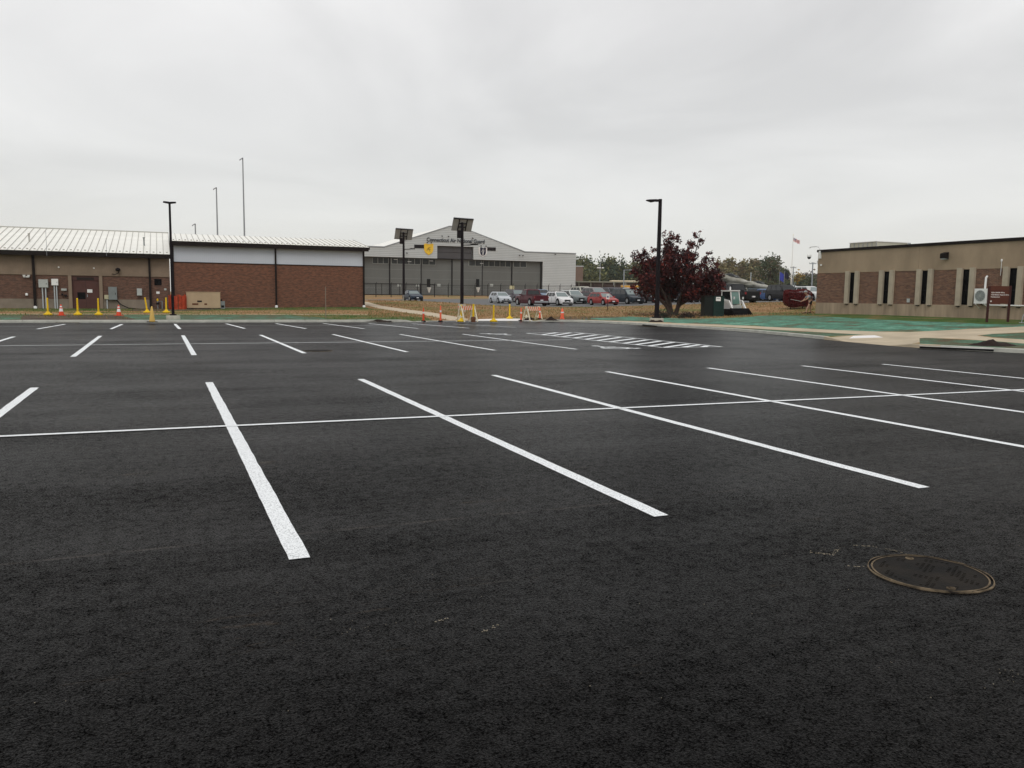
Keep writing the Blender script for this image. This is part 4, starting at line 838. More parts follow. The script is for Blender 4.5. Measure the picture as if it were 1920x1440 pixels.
for X, Z in ((62.3, 15.6), (63.9, 15.6), (70.1, 15.4), (58.6, 13.9), (59.6, 13.9), (72.3, 13.6), (73.6, 13.6), (52.8, 11.3), (53.6, 11.3), (82.6, 11.6), (83.5, 11.6), (92.5, 12.2)):
    m2 = MB().box(hx(X)-.06, -.5, hz_(Z), hx(X)+.06, 0, hz_(Z)+.08).box(hx(X)-.14, -.6, hz_(Z)-.15, hx(X)+.14, -.4, hz_(Z)+.02); m2.build('spotlight', M['dark'], Hg)
for X, Z in ((50.8, 9.7), (59.6, 9.6), (54.2, 9.3), (72.6, 9.35)): BX('painted_reflection', M['refl'], Hg, hx(X), 1.05, hz_(Z), hx(X)+.9, 1.08, hz_(Z)+.12)  # plain white bars before the door glazing, standing in for reflections; no lamps

# chain link fence in front of the hangar
A = PD(676, 557, 140)[:2]; B = np.array((88., 152.)); 
fence = thing('chain_link_fence', 'black chain link fence on tall posts in front of the hangar', 'fence', (A[0], A[1], 0))
fl = np.linalg.norm(B-A); fd = (B-A)/fl; npst = 20
def fz(s): p = A+fd*s; return zt(p[0], p[1])
for k in range(npst+1):
    s_ = fl*k/npst; p = fd*s_; z = fz(s_); MB().tube([(p[0], p[1], z-.1), (p[0], p[1], z+2.3)], .07, 6).bar((p[0], p[1], z+2.3), (p[0]+.12, p[1]-.15, z+2.6), .05).build('post', M['dark'], fence)
mb = MB(); 
for k in range(npst):
    s0, s1 = fl*k/npst, fl*(k+1)/npst; a_, b_ = fd*s0, fd*s1; mb.bar((a_[0], a_[1], fz(s0)+2.15), (b_[0], b_[1], fz(s1)+2.15), .06)
mb.build('top_rail', M['dark'], fence)
mb = MB(); st = .28; h = 2.15; k = 0
s_ = 0
while s_ < fl-h:
    for a0, a1 in ((s_, s_+h), (s_+h, s_)):
        p, q = fd*a0, fd*a1; mb.add([(p[0], p[1], fz(a0)), (p[0], p[1], fz(a0)+.016), (q[0], q[1], fz(a1)+h+.016), (q[0], q[1], fz(a1)+h)], [(0, 1, 2, 3)])
    s_ += st
tag(mb.build('wire_mesh', M['dark'], fence), kind='stuff')
# hangar-side hand rail
rl = thing('guard_rail', 'dark guard rail behind the chain link fence, left half', 'rail', (44, 180, 1.3)); MB().bar((-3, 0, 2.6), (13.6, 0, 2.6), .16).build('rail', M['dark'], rl)
for k in range(5): MB().bar((-3+k*4.1, 0, 0), (-3+k*4.1, 0, 2.6), .12).build('post', M['dark'], rl)
for px in (804, 896):   # wall heaters / pedestrian doors in front of leaves
    q = PY(px, 531, 189.4); t = thing('door_light', 'black lamp box with white cone near the hangar door, %s' % ('left' if px < 850 else 'right'), 'lamp', (q[0], 189.2, q[2])); BX('housing', M['black'], t, -.45, 0, -.9, .3, .3, 1.0); MB().lathe([(.15, -2.2), (.55, -1.0)], 10).build('cone', M['white'], t)
q = PY(959, 540, 150); tag(MB().box(0, 0, 0, .95, .05, 1.0).build('notice_sign', mat('pale yellow notice', (.62, .58, .36), .7), None, (q[0]-.4, q[1]-.1, q[2]-.5)), 'pale yellow notice on the chain link fence above the parked hatchback', 'sign')
i_ = 0
for px in (745, 780, 820, 919):
    q = PY(px, 537, 188.8); tag(MB().box(0, 0, 0, .8, .05, .6).build('notice_sign', M['ltgrey'], None, q), 'small grey notice on the hangar doors, %s of four' % ('first', 'second', 'third', 'fourth')[i_], 'sign', 'grey notices on the hangar doors'); i_ += 1

# ------------------------------------------------------------------ lamp poles
def pole_box(t, h, w_, m_='dark', nm='pole'): return MB().add([(-w_/2, -w_/2, 0), (w_/2, -w_/2, 0), (w_/2, w_/2, 0), (-w_/2, w_/2, 0), (-w_*.36, -w_*.36, h), (w_*.36, -w_*.36, h), (w_*.36, w_*.36, h), (-w_*.36, w_*.36, h)], [(3, 2, 1, 0), (4, 5, 6, 7), (0, 1, 5, 4), (1, 2, 6, 5), (2, 3, 7, 6), (3, 0, 4, 7)]).build(nm, M[m_], t)
def height_to(P, py):   # world height that reaches image row py above point P
    D = dep(P); q = PD(0, 0, D); px = 960+CAM_F*((np.array(P)-ORG)@RT)/D; return PD(px, py, D)[2]
c_ = T(325, 599); zt0 = height_to(c_, 381); t = thing('lamp_post', 'dark square lamp post with twin heads beside the left building corner', 'lamp post', (c_[0], c_[1], c_[2]))
MB().lathe([(.36, -.05), (.36, .2), (.34, .22)], 20).build('footing', M['polebase'], t); BX('base_cover', M['dark'], t, -.17, -.17, .22, .17, .17, .29)
p = pole_box(t, zt0-c_[2]-.22, .15); p.location = (0, 0, .22); hh = zt0-c_[2]
for s_ in (-1, 1): MB().prism([(0, 0), (s_*.28, .05), (s_*.26, .11), (0, .1)], 'y', -.14, .14).build('lamp_head', M['dark'], t, (s_*.05, 0, hh-.1))
c_ = T(1231, 603.5); zt0 = height_to(c_, 376); t = thing('lamp_post', 'dark square lamp post with one arm in front of the red maple', 'lamp post', (c_[0], c_[1], c_[2]))
MB().lathe([(.42, -.1), (.42, .2), (.4, .23)], 20).build('footing', M['polebase'], t); BX('base_cover', M['dark'], t, -.2, -.2, .23, .2, .2, .3)
p = pole_box(t, zt0-c_[2]-.2, .21); p.location = (0, 0, .2); hh = zt0-c_[2]
MB().prism([(0, -.02), (-.25, -.02), (-.45, -.08), (-.8, 0), (-.78, .06), (-.3, .1), (0, .1)], 'y', -.15, .15).build('lamp_head', M['dark'], t, (-.1, .03, hh-.14))
def solar(px, pyb, D, pyt, pw, ph, label, base_px):
    c_ = PD(px, pyb, D); g = zt(c_[0], c_[1]); c_[2] = g; top = height_to(c_, pyt); H = top-g; t = thing('solar_lamp_post', label, 'solar lamp', c_, -YAW)
    MB().box(-base_px/2, -.3, -.2, base_px/2, .3, .62).build('footing', M['polebase'], t) if base_px else None
    z0 = .62 if base_px else 0
    MB().tube([(0, 0, z0), (0, 0, H-ph*.35)], [.15, .11], 10).build('pole', M['dark'], t)
    # tilted panel seen from beneath, leaning a little
    A_ = np.array((pw/2, .12*pw, -.02*pw)); Bv = np.array((.08*pw, -ph*.40, ph*.5)); c0 = np.array((0, .12, H-ph*.5))
    pnl = MB().obox(c0, A_, Bv, np.cross(A_, Bv)/np.linalg.norm(np.cross(A_, Bv))*.025).build('solar_panel', M['solar'], t)
    nn_ = np.cross(A_, Bv); nn_ /= np.linalg.norm(nn_); nn_ *= 1 if nn_[2] > 0 else -1; MB().obox(c0+nn_*.03, A_*.97, Bv*.95, nn_*.004).build('cells', M['solar_cell'], pnl)
    fr = MB(); o_ = -nn_*.05
    for f in (-.38, .38): fr.bar(c0+A_*f+Bv*-.9+o_, c0+A_*f+Bv*.9+o_, .07)
    for f in (-.35, .2, .9): fr.bar(c0-A_*(.38 if f < .8 else 1)+Bv*f+o_*1.2, c0+A_*(.38 if f < .8 else 1)+Bv*f+o_*1.2, .08)
    fr.build('support_frame', M['dark'], t)
    MB().box(-.42, -.2, H*.79, -.1, .15, H*.79+.62).build('battery_box', M['dark'], t)
    arm = MB().tube([(0, 0, H*.715), (.75, -.35, H*.715)], .04, 6).build('arm', M['dark'], t); MB().prism([(.7, -.02), (1.35, .0), (1.3, .09), (.9, .12), (.7, .06)], 'y', -.5, -.25).build('lamp_head', M['dark'], t, (0, 0, H*.715))
solar(757, 563, 92, 430, 1.9, 1.15, 'solar lamp post standing by the parked blue sedan', 0.01)
solar(866, 585, 68, 411, 1.62, .98, 'nearer solar lamp post on a concrete footing before the hangar', .62)
mi_ = 0
for px, py0, D in ((458, 300, 200), (408, 354, 260), (367, 421, 420)):
    c_ = PD(px+3, 556, D); c_[2] = zt(c_[0], c_[1]); top = PD(px, py0, D)[2]; t = thing('floodlight_mast', 'grey floodlight mast behind the brick block, %s of three' % ('tallest', 'middle', 'shortest')[mi_], 'light mast', c_, group='floodlight masts on the airfield'); mi_ += 1
    MB().tube([(0, 0, 0), (0, 0, top-c_[2])], [.24*D/200, .13*D/200], 8).build('pole', M['mast'], t)
    hd = MB().prism([(-1.1, -.7), (.1, .2), (.1, .35), (-.2, .3), (-1.1, -.3)], 'y', -.5, .5).build('lamp_head', M['mast'], t, (0, 0, top-c_[2]-.3)); hd.scale = (D/300,)*3

# ------------------------------------------------------------------ traffic furniture
def ydelin(px, py, label, lean=0, s=1.):
    c_ = T(px, py); t = thing('delineator_post', label, 'delineator post', c_, random.uniform(-.3, .3), 'yellow delineator posts'); H = .93*s
    MB().lathe([(.21*s, 0), (.235*s, .03), (.235*s, .08), (.12*s, .13), (.07*s, .22)], 14).build('base', M['yellow'], t)
    MB().tube([(0, 0, .1), (lean*.5, 0, H*.6), (lean, 0, H)], [.056*s, .05*s, .045*s], 10).build('post', M['yellow'], t); MB().lathe([(.05*s, 0), (.05*s, .03), (.02, .06)], 10).build('cap', M['yellow'], t, (lean, 0, H))
ydelin(90, 591, 'yellow delineator post left of the striped cone, leftmost of all'); ydelin(146, 591, 'yellow delineator post before the dark pane of the brown door'); ydelin(185, 591, 'yellow delineator post before the right edge of the brown door')
ydelin(276, 586.5, 'leaning yellow delineator post left of the valve assembly', -.1); ydelin(312, 586.5, 'yellow delineator post between valve assembly and left lamp post')
ydelin(865, 603.5, 'yellow delineator post standing in front of the left striped barricade'); ydelin(925.5, 603.5, 'yellow delineator post at the near edge of the white ramp'); ydelin(955.5, 598, 'yellow delineator post at the far edge of the white ramp')
def odelin(px, py, h, label, m_='orange', wide=False, base=True):
    c_ = T(px, py); t = thing('channelizer_post', label, 'channelizer post', c_, 0, 'orange channelizer posts')
    MB().lathe([(.16, 0), (.16, .04), (.08, .08)], 10).build('base', M['black'] if base else M[m_], t)
    r = .058 if not wide else .11
    MB().lathe([(r*1.25, .05), (r, .2), (r*.95, h*.72), (r*.7, h*.75), (r*.6, h*.95), (.02, h)], 12).build('post', M[m_], t)
    MB().lathe([(r*.99, h*.58), (r*.99, h*.70)], 12).build('reflective_band', M['refl'], t)
odelin(794, 603.3, .86, 'dark orange channelizer post at the end of the left kerb'); odelin(826, 603, .98, 'taller coral orange post right of the kerb end', 'orange_pink')
odelin(977, 602, .85, 'orange post just left of the right striped barricade', 'orange_pink'); odelin(1054, 598.5, .70, 'squat wide orange channelizer standing alone on the grass edge', 'orange_pink', True, False); odelin(1012, 598.8, .78, 'orange post behind the right leg of the right barricade', 'orange_pink')
def barricade(px, py, label, rz, wd=1.0, bag=False):
    c_ = T(px, py); t = thing('barricade', label, 'barricade', c_, rz, 'striped A-frame barricades'); H = .95
    for x in (-wd/2, wd/2):
        fr = MB().bar((x-.0, -.33, 0), (x, -.02, H), .045, .08).build('leg', M['cream'], t); fr = MB().bar((x, .33, 0), (x, .02, H), .045, .08).build('leg', M['cream'], t)
        MB().bar((x, -.22, .3), (x, .22, .3), .05, .06).lathe([(.07, .2), (.09, .3), (.04, .42)], 8, (x, 0, 0)).build('brace', M['cream'], t)
    for sy in (-1, 1):
        b_ = MB().obox((0, sy*.075, H-.15), (wd/2+.06, 0, 0), (0, 0, .125), (0, .008, 0)).build('board', M['cream'], t); k = 6
        for i in range(k):
            x0 = -wd/2-.04+(wd+.0)*i/k; MB().add([(x0, sy*.085, H-.274), (x0+.085, sy*.085, H-.274), (x0+.085+.09*sy*-1+.0, sy*.085, H-.026), (x0+.09*sy*-1, sy*.085, H-.026)], [(0, 1, 2, 3)]).build('stripe', M['redorange'], b_)
    return t
barricade(876, 603.3, 'left striped barricade with yellow post, beyond the driveway mouth', .42, 1.05); barricade(998.5, 602, 'right striped barricade standing over dark soil', .42, 1.2)
c_ = T(887.5, 604); t = thing('delineator_post', 'yellow post on a brown weight beside the left striped barricade', 'delineator post', c_); MB().lathe([(.13, 0), (.14, .2), (.09, .32)], 12).build('base', M['brownbag'], t); MB().tube([(0, 0, .3), (0, 0, 1.03)], .06, 10).build('post', M['yellow'], t)
def cone(px, py, label, m_='orange', h=.62):
    c_ = T(px, py); t = thing('traffic_cone', label, 'traffic cone', c_, random.uniform(0, 1), 'traffic cones'); MB().box(-.19, -.19, 0, .19, .19, .035).build('base', M['black'] if m_ == 'limecone' else M[m_], t)
    b_ = MB().lathe([(.145, .035), (.035, h), (.02, h+.01)], 16).build('body', M[m_], t)
    if m_ == 'orange': MB().lathe([(.110, .23), (.078, .40)], 16).build('reflective_collar', M['refl'], b_); MB().lathe([(.066, .47), (.052, .54)], 16).build('reflective_collar', M['refl'], b_)
cone(115, 591.5, 'orange cone with white collar between the first two yellow posts'); cone(223, 592, 'orange cone with white collar right of the brown door'); cone(285.5, 604, 'faded yellow cone on a black base at the kerb', 'limecone', .78)
c_ = T(611, 597); tag(MB().box(-.02, -.02, 0, .02, .02, 1.9).build('wooden_stake', M['stucco_low'], None, c_), 'thin tall survey stake on the grass before the brick block', 'stake')
c_ = PD(1139, 583, 74); c_[2] = zt(c_[0], c_[1]); H = height_to(c_, 552)-c_[2]; t = thing('parking_sign', 'small white sign on a thin post before the red parked wagon', 'sign', c_, -YAW); MB().box(-.03, -.03, 0, .03, .03, H).build('post', M['signpost'], t); bq = MB().box(-.13, -.05, H-.42, .13, -.031, H).build('plate', M['white'], t); MB().box(-.06, -.056, H-.3, .06, -.051, H-.12).build('symbol', M['flagblue'], bq)

# ------------------------------------------------------------------ vehicles
def carpaint(name, c, metal=.3): return mat('paint '+name, c, .38, metal*.3, coat=.08, spec=.14)
PAINT = {}
def paint(c):
    if c not in PAINT: PAINT[c] = carpaint('p%d' % len(PAINT), c)
    return PAINT[c]
SPEC = {  # L, W, H, belt, hood front z, greenhouse base x front/rear, top x front/rear (fractions of L from centre, + is front), tail z
    'sedan': (4.7, 1.82, 1.45, .93, .70, .20, -.40, .03, -.23, .95), 'hatch': (4.05, 1.72, 1.47, .95, .72, .27, -.47, .08, -.38, .93),
    'wagon': (4.7, 1.75, 1.45, .92, .70, .22, -.48, .06, -.40, .9), 'crossover': (4.5, 1.82, 1.62, 1.02, .82, .23, -.48, .06, -.40, .98),
    'suv': (4.8, 1.92, 1.80, 1.12, .95, .22, -.49, .08, -.44, 1.1), 'minivan': (4.9, 1.95, 1.75, 1.05, .80, .30, -.49, .10, -.44, 1.05),
    'pickup': (5.7, 2.0, 1.90, 1.20, 1.05, .19, -.12, .09, -.09, 1.18), 'jeep': (4.3, 1.85, 1.82, 1.15, 1.08, .16, -.47, .13, -.46, 1.12)}
def vehicle(kind, px, D, col, label, nm=None, face=-1, sc=1., glass='cglass', roofcol=None, yaw=0., lower=None, dzb=0.):
    L_, Wd, H, belt, hf, gf, gr_, tf, trr, tz = SPEC[kind]; c_ = PD(px, 570, D); z = zt(c_[0], c_[1])+dzb
    t = thing(nm or {'sedan': 'parked_car', 'hatch': 'parked_car', 'wagon': 'parked_car', 'crossover': 'parked_car', 'suv': 'parked_suv', 'minivan': 'parked_minivan', 'pickup': 'pickup_truck', 'jeep': 'parked_suv'}[kind], label, {'suv': 'SUV', 'minivan': 'minivan', 'pickup': 'pickup truck', 'jeep': 'SUV'}.get(kind, 'car'), (c_[0], c_[1], z), (PI/2 if face > 0 else -PI/2)+yaw, 'vehicles in the far car park')
    P = paint(col); hw = Wd/2; gc = .24 if kind in ('pickup', 'suv', 'jeep') else .19; st = []
    cowl = belt-.02
    for f, zt_, w_, zb in ((.5, hf-.22, .72, gc+.12), (.485, hf-.05, .86, gc), (.45, hf, .95, gc-.01), (.36, hf+(cowl-hf)*.55, 1, gc), (gf+.02, cowl, 1, gc), (gf-.06, belt, 1, gc), (0, belt+.01, 1, gc), (gr_+.06, belt+.02, 1, gc), (min(gr_, -.42), (tz+belt)/2+.02, .99, gc), (-.47, tz, .94, gc+.03), (-.495, tz-.1, .86, gc+.1), (-.5, tz-.35, .82, gc+.2)):
        st.append((f*L_, zt_, w_*hw, zb))
    st.sort(key=lambda q: -q[0])
    V = []; F = []; npt = 12
    for x, zt_, w_, zb in st:
        mid = (zt_+zb)/2; sec = [(w_*.86, zb), (w_*.97, zb+.08), (w_, mid-.05), (w_*.995, mid+.1), (w_*.95, zt_-.05), (w_*.84, zt_)]
        V += [(x, y, z_) for y, z_ in sec]+[(x, -y, z_) for y, z_ in sec[::-1]]
    for i in range(len(st)-1):
        for k in range(npt): k2 = (k+1) % npt; F.append((i*npt+k, i*npt+k2, (i+1)*npt+k2, (i+1)*npt+k))
    F += [tuple(range(npt)), tuple((len(st)-1)*npt+k for k in range(npt))]
    mb = MB().add(V, F, 0, False)
    if kind == 'pickup':
        bx0, bx1 = (-.135)*L_, -.485*L_
        mb.box(bx1+.02, -hw*.94, belt+.0, bx1+.09, hw*.94, belt+.05); mb.box(bx1, hw*.86, belt, bx0, hw*.95, belt+.05); mb.box(bx1, -hw*.95, belt, bx0, -hw*.86, belt+.05)
    body = mb.build('body', P, t)
    # greenhouse
    RP = paint(roofcol) if roofcol else P
    b0, b1 = gf*L_, gr_*L_; t0, t1 = tf*L_, trr*L_; wb, wt = hw*.93, hw*.74 if kind not in ('suv', 'jeep', 'pickup') else hw*.80
    zb_, zt_ = belt-.01, H-.06
    def gp(fx, y, fz_, o=0): # fx 0 front..1 rear, y -1..1
        xb = b0+(b1-b0)*fx; xt = t0+(t1-t0)*fx; ww = wb+(wt-wb)*fz_; return np.array((xb+(xt-xb)*fz_, y*ww, zb_+(zt_-zb_)*fz_))
    Vg = [gp(0, 1, 0), gp(1, 1, 0), gp(1, -1, 0), gp(0, -1, 0), gp(0, 1, 1), gp(1, 1, 1), gp(1, -1, 1), gp(0, -1, 1)]
    rt = [(t0-.12, wt*.8, H), (t1+.12, wt*.8, H), (t1+.12, -wt*.8, H), (t0-.12, -wt*.8, H)]
    MB().add(Vg+rt, [(0, 1, 5, 4), (1, 2, 6, 5), (2, 3, 7, 6), (3, 0, 4, 7), (4, 5, 9, 8), (5, 6, 10, 9), (6, 7, 11, 10), (7, 4, 8, 11), (8, 9, 10, 11)]).build('cabin', RP, t)
    def pane(name, pts, nrm, m_):
        pts = [np.array(p)+np.array(nrm)*.012 for p in pts]; return MB().add(pts, [tuple(range(len(pts)))]).build(name, M[m_], t)
    nf = np.cross(gp(0, -1, 0)-gp(0, 1, 0), gp(0, 1, 1)-gp(0, 1, 0)); nf /= np.linalg.norm(nf); nf *= 1 if nf[0] > 0 else -1
    nr = np.cross(gp(1, -1, 0)-gp(1, 1, 0), gp(1, 1, 1)-gp(1, 1, 0)); nr /= np.linalg.norm(nr); nr *= 1 if nr[0] < 0 else -1
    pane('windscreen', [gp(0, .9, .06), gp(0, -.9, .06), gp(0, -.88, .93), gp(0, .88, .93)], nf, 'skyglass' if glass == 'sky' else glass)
    pane('rear_window', [gp(1, .86, .14), gp(1, -.86, .14), gp(1, -.84, .9), gp(1, .84, .9)], nr, 'cglass')
    cuts = {'sedan': (.06, .42, .46, .80), 'hatch': (.06, .46, .50, .84), 'pickup': (.12, .52, .57, .92), 'wagon': (.06, .35, .38, .66, .69, .93), 'crossover': (.06, .36, .39, .68, .71, .93), 'suv': (.07, .36, .40, .68, .72, .95), 'minivan': (.06, .34, .37, .66, .69, .95), 'jeep': (.05, .34, .39, .66, .70, .95)}[kind]
    for sy in (1, -1):
        ns = np.cross(gp(1, sy, 0)-gp(0, sy, 0), gp(0, sy, 1)-gp(0, sy, 0)); ns /= np.linalg.norm(ns); ns *= 1 if ns[1]*sy > 0 else -1
        for i in range(0, len(cuts), 2): pane('side_window', [gp(cuts[i], sy, .1), gp(cuts[i+1], sy, .1), gp(cuts[i+1], sy, .88), gp(cuts[i], sy, .88)], ns, 'cglass')
        mr = MB().box(b0-.28, sy*(hw*.97), belt+.0, b0-.12, sy*(hw*.97+.17), belt+.13).build('mirror', P, t)
        for xf in (cuts[1]+.015, cuts[0]): 
            q = gp(xf, sy, 0); MB().box(q[0]-.008, sy*hw*.985, gc+.2, q[0]+.008, sy*(hw*1.004), belt-.08).build('door_seam', M['dark'], t)
        q = gp(cuts[1]-.04, sy, 0); MB().box(q[0], sy*hw*.99, belt-.17, q[0]+.14, sy*(hw*1.012), belt-.13).build('door_handle', P, t)
    wr = .33 if kind in ('sedan', 'hatch', 'wagon') else .37
    if kind == 'pickup': wr = .41
    for fx in (.315, -.29 if kind != 'pickup' else -.30):
        for sy in (1, -1):
            x = fx*L_
            def cyl(name, r0, y0, y1, z_, m_, par, n=20):
                V = [(x+r0*math.cos(2*PI*k/n), y, z_+r0*math.sin(2*PI*k/n)) for y in (y0, y1) for k in range(n)]
                return MB().add(V, [tuple(range(n)), tuple(range(n, 2*n))]+[(k, (k+1) % n, n+(k+1) % n, n+k) for k in range(n)]).build(name, M[m_], par)
            cyl('wheel_arch', wr+.07, sy*hw*.8, sy*(hw*1.003), wr+.02, 'black', t)
            wh = cyl('wheel', wr, sy*hw*.82, sy*(hw*1.012), wr, 'black', t); cyl('rim', wr*.62, sy*hw*.9, sy*(hw*1.022), wr, 'rim', wh, 12)
    for sy in (1, -1):
        y0, y1 = sy*hw*.5, sy*hw*.86; zl = hf-.13
        MB().add([(.492*L_, y0, zl-.06), (.465*L_, y1, zl-.05), (.455*L_, y1, zl+.09), (.484*L_, y0, zl+.06), (.43*L_, y0, zl-.06), (.40*L_, y1*1.07, zl-.02), (.40*L_, y1*1.06, zl+.1), (.43*L_, y0, zl+.06)], [(0, 1, 2, 3), (1, 5, 6, 2), (3, 2, 6, 7), (0, 4, 5, 1)]).build('headlight', M['lamp'], t)
        zl = tz-.22; MB().box(-.503*L_, sy*hw*(.62 if kind != 'pickup' else .8), zl-.1, -.47*L_, sy*hw*.9, zl+.12).build('tail_light', M['tail'], t)
    MB().box(.48*L_, -hw*.42, gc+.26, .502*L_, hw*.42, hf-.14).build('grille', M['black'], t)
    MB().box(.47*L_, -hw*.7, gc+.06, .507*L_, hw*.7, gc+.2).build('bumper', M['black'] if kind != 'pickup' or col[0] < .03 else M['galv'], t)
    MB().box(-.515*L_, -hw*.85, gc+.15, -.48*L_, hw*.85, gc+.33).build('bumper', M['black'] if kind != 'pickup' or col[0] < .03 else M['galv'], t)
    MB().box(.507*L_, -.16, gc+.2, .513*L_, .16, gc+.32).build('number_plate', M['plate'], t); MB().box(-.522*L_, -.16, gc+.34, -.5*L_, .16, gc+.47).build('number_plate', M['plate'], t)
    if kind == 'pickup':
        MB().box(-.5*L_-.01, -hw*.78, gc+.42, -.495*L_, hw*.78, tz-.03).build('tailgate', P, t); MB().box(-.5*L_-.02, -.14, tz-.22, -.5*L_-.011, .14, tz-.17).build('tailgate_handle', M['dark'], t)
    if kind in ('suv', 'crossover', 'wagon'):
        for sy in (1, -1): MB().bar((t0-.2, sy*wt*.85, H+.03), (t1+.2, sy*wt*.85, H+.03), .035).build('roof_rail', M['dark'], t)
    if lower: MB().box(-.44*L_, -hw*1.006, gc-.02, .42*L_, hw*1.006, gc+.13).build('side_cladding', M['black'], t)
    t.scale = (sc,)*3; return t
silver = (.50, .53, .56); white = (.74, .74, .74); navy = (.012, .018, .035)
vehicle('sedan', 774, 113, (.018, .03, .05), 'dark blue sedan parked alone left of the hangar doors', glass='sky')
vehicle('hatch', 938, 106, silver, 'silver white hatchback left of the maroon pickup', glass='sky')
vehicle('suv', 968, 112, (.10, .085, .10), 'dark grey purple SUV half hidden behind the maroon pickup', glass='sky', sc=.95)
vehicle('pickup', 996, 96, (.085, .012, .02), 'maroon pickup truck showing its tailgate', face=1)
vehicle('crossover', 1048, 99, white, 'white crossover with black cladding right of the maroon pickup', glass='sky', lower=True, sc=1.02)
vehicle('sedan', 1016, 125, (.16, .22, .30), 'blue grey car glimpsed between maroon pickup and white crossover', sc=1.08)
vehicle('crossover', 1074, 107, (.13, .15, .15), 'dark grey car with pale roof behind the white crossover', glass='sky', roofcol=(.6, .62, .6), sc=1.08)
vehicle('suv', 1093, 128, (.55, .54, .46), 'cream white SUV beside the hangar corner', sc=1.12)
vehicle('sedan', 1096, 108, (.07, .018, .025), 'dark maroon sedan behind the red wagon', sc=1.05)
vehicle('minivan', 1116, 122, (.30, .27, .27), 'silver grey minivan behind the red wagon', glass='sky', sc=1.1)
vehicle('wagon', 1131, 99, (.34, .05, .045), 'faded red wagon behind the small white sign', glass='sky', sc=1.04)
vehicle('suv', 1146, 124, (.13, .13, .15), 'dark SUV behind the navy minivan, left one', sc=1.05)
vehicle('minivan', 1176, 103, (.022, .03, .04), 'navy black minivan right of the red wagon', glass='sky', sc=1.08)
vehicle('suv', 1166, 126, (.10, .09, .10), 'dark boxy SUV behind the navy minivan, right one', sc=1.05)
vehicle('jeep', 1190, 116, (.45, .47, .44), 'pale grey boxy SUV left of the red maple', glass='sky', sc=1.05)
vehicle('sedan', 1208, 106, (.02, .022, .026), 'black car at the left edge of the red maple', sc=1.02)
vehicle('sedan', 1246, 106, (.018, .02, .025), 'black car behind the dark lamp post and maple'); vehicle('suv', 1282, 104, (.03, .03, .035), 'charcoal SUV behind the maple trunk'); vehicle('sedan', 1318, 103, (.02, .02, .03), 'black sedan between the maple and the green cabinet')
vehicle('pickup', 1376, 88, (.008, .009, .010), 'big black pickup truck behind the skid loader, tailgate towards us', face=1, sc=1.08)
vehicle('crossover', 1427, 108, (.05, .075, .085), 'dark teal car with pale windscreen right of the big black pickup', glass='sky', sc=1.02); vehicle('hatch', 1441, 104, (.06, .11, .24), 'bright blue hatchback right of the dark teal car', glass='sky')
vehicle('suv', 1470, 96, (.022, .022, .024), 'black SUV behind the red clipped hedge', sc=1.04, yaw=-.12); vehicle('pickup', 1478, 122, white, 'white crew cab pickup beyond the red hedge', glass='sky', sc=1.15)
vehicle('crossover', 1516, 102, (.66, .67, .66), 'white car beside the corner of the right building', glass='sky', sc=1.1)

# ------------------------------------------------------------------ vegetation
def tree_crown(lobes, n, size, mats, wts, parent, nm='crown', hollow=.0, per=22, sig=None):
    C = []; MI = []; tot = sum(l[3]**2 for l in lobes); sizes = []
    for (x, y, z, r, ry) in lobes:
        k = int(n*r*r/tot); nc = max(3, int(k/per)); d = rng.normal(size=(nc, 3)); d /= np.linalg.norm(d, axis=1)[:, None]; rad = rng.uniform(hollow, 1, nc)**.5
        cc = np.array((x, y, z))+d*rad[:, None]*np.array((r, ry, r)); cm = rng.choice(len(mats), nc, p=wts)
        idx = rng.integers(0, nc, k); C.append(cc[idx]+rng.normal(size=(k, 3))*(sig or size*.95)); MI.append(np.where(rng.random(k) < .75, cm[idx], rng.choice(len(mats), k, p=wts)))
    C = np.concatenate(C); MI = np.concatenate(MI); return quads(nm, leaf_quads(C, size), [M[m] for m in mats], MI, parent)
def far_tree(px, pyt, wpx, D, label, cat_group, mats, wts, kind='round', nm='tree', n=1500, pyb=553):
    c_ = PD(px, pyb, D); c_[2] = zt(c_[0], c_[1])-.3; H = PD(px, pyt, D)[2]-c_[2]; w_ = wpx*D/CAM_F/2; t = thing(nm, label, 'tree', c_, 0, cat_group)
    mb = MB().tube([(0, 0, 0), (.1, 0, H*.4), (-.05, .1, H*.92)], [w_*.07+.12, w_*.05+.08, .04], 7)
    for k in range(7):
        a__ = rng.uniform(0, 2*PI); z = H*rng.uniform(.25, .7); mb.tube([(0, 0, z), (math.cos(a__)*w_*.45, math.sin(a__)*w_*.45, z+H*.12), (math.cos(a__)*w_*.75, math.sin(a__)*w_*.75, z+H*.2)], [.12, .07, .03], 5)
    mb.build('trunk', M['bark'], t); lb = []
    if kind == 'pine':
        for k in range(9):
            f = k/8; r = w_*(.95-.75*f**1.6)*rng.uniform(.8, 1.05)*.62; z = H*(.25+.7*f)
            for j in range(3 if f < .8 else 1): a__ = rng.uniform(0, 2*PI); lb.append((math.cos(a__)*r*.6, math.sin(a__)*r*.6, z, r, r))
    elif kind == 'bare':
        for k in range(7): a__ = rng.uniform(0, 2*PI); lb.append((math.cos(a__)*w_*.5, math.sin(a__)*w_*.5, H*rng.uniform(.4, .85), w_*.4, w_*.4))
    else:
        for k in range(11):
            a__ = rng.uniform(0, 2*PI); f = rng.uniform(.0, 1); rr = w_*.62*math.sqrt(max(.05, 1-(2*f-1)**2)) if f > .5 else w_*.62; lb.append((math.cos(a__)*rr, math.sin(a__)*rr, H*(.3+.55*f), w_*rng.uniform(.32, .5), w_*.42))
        lb.append((0, 0, H-w_*.35, w_*.35, w_*.35))
    tree_crown(lb, n, .0029*D, mats, wts, t); return t
GP = 'trees beyond the car park'
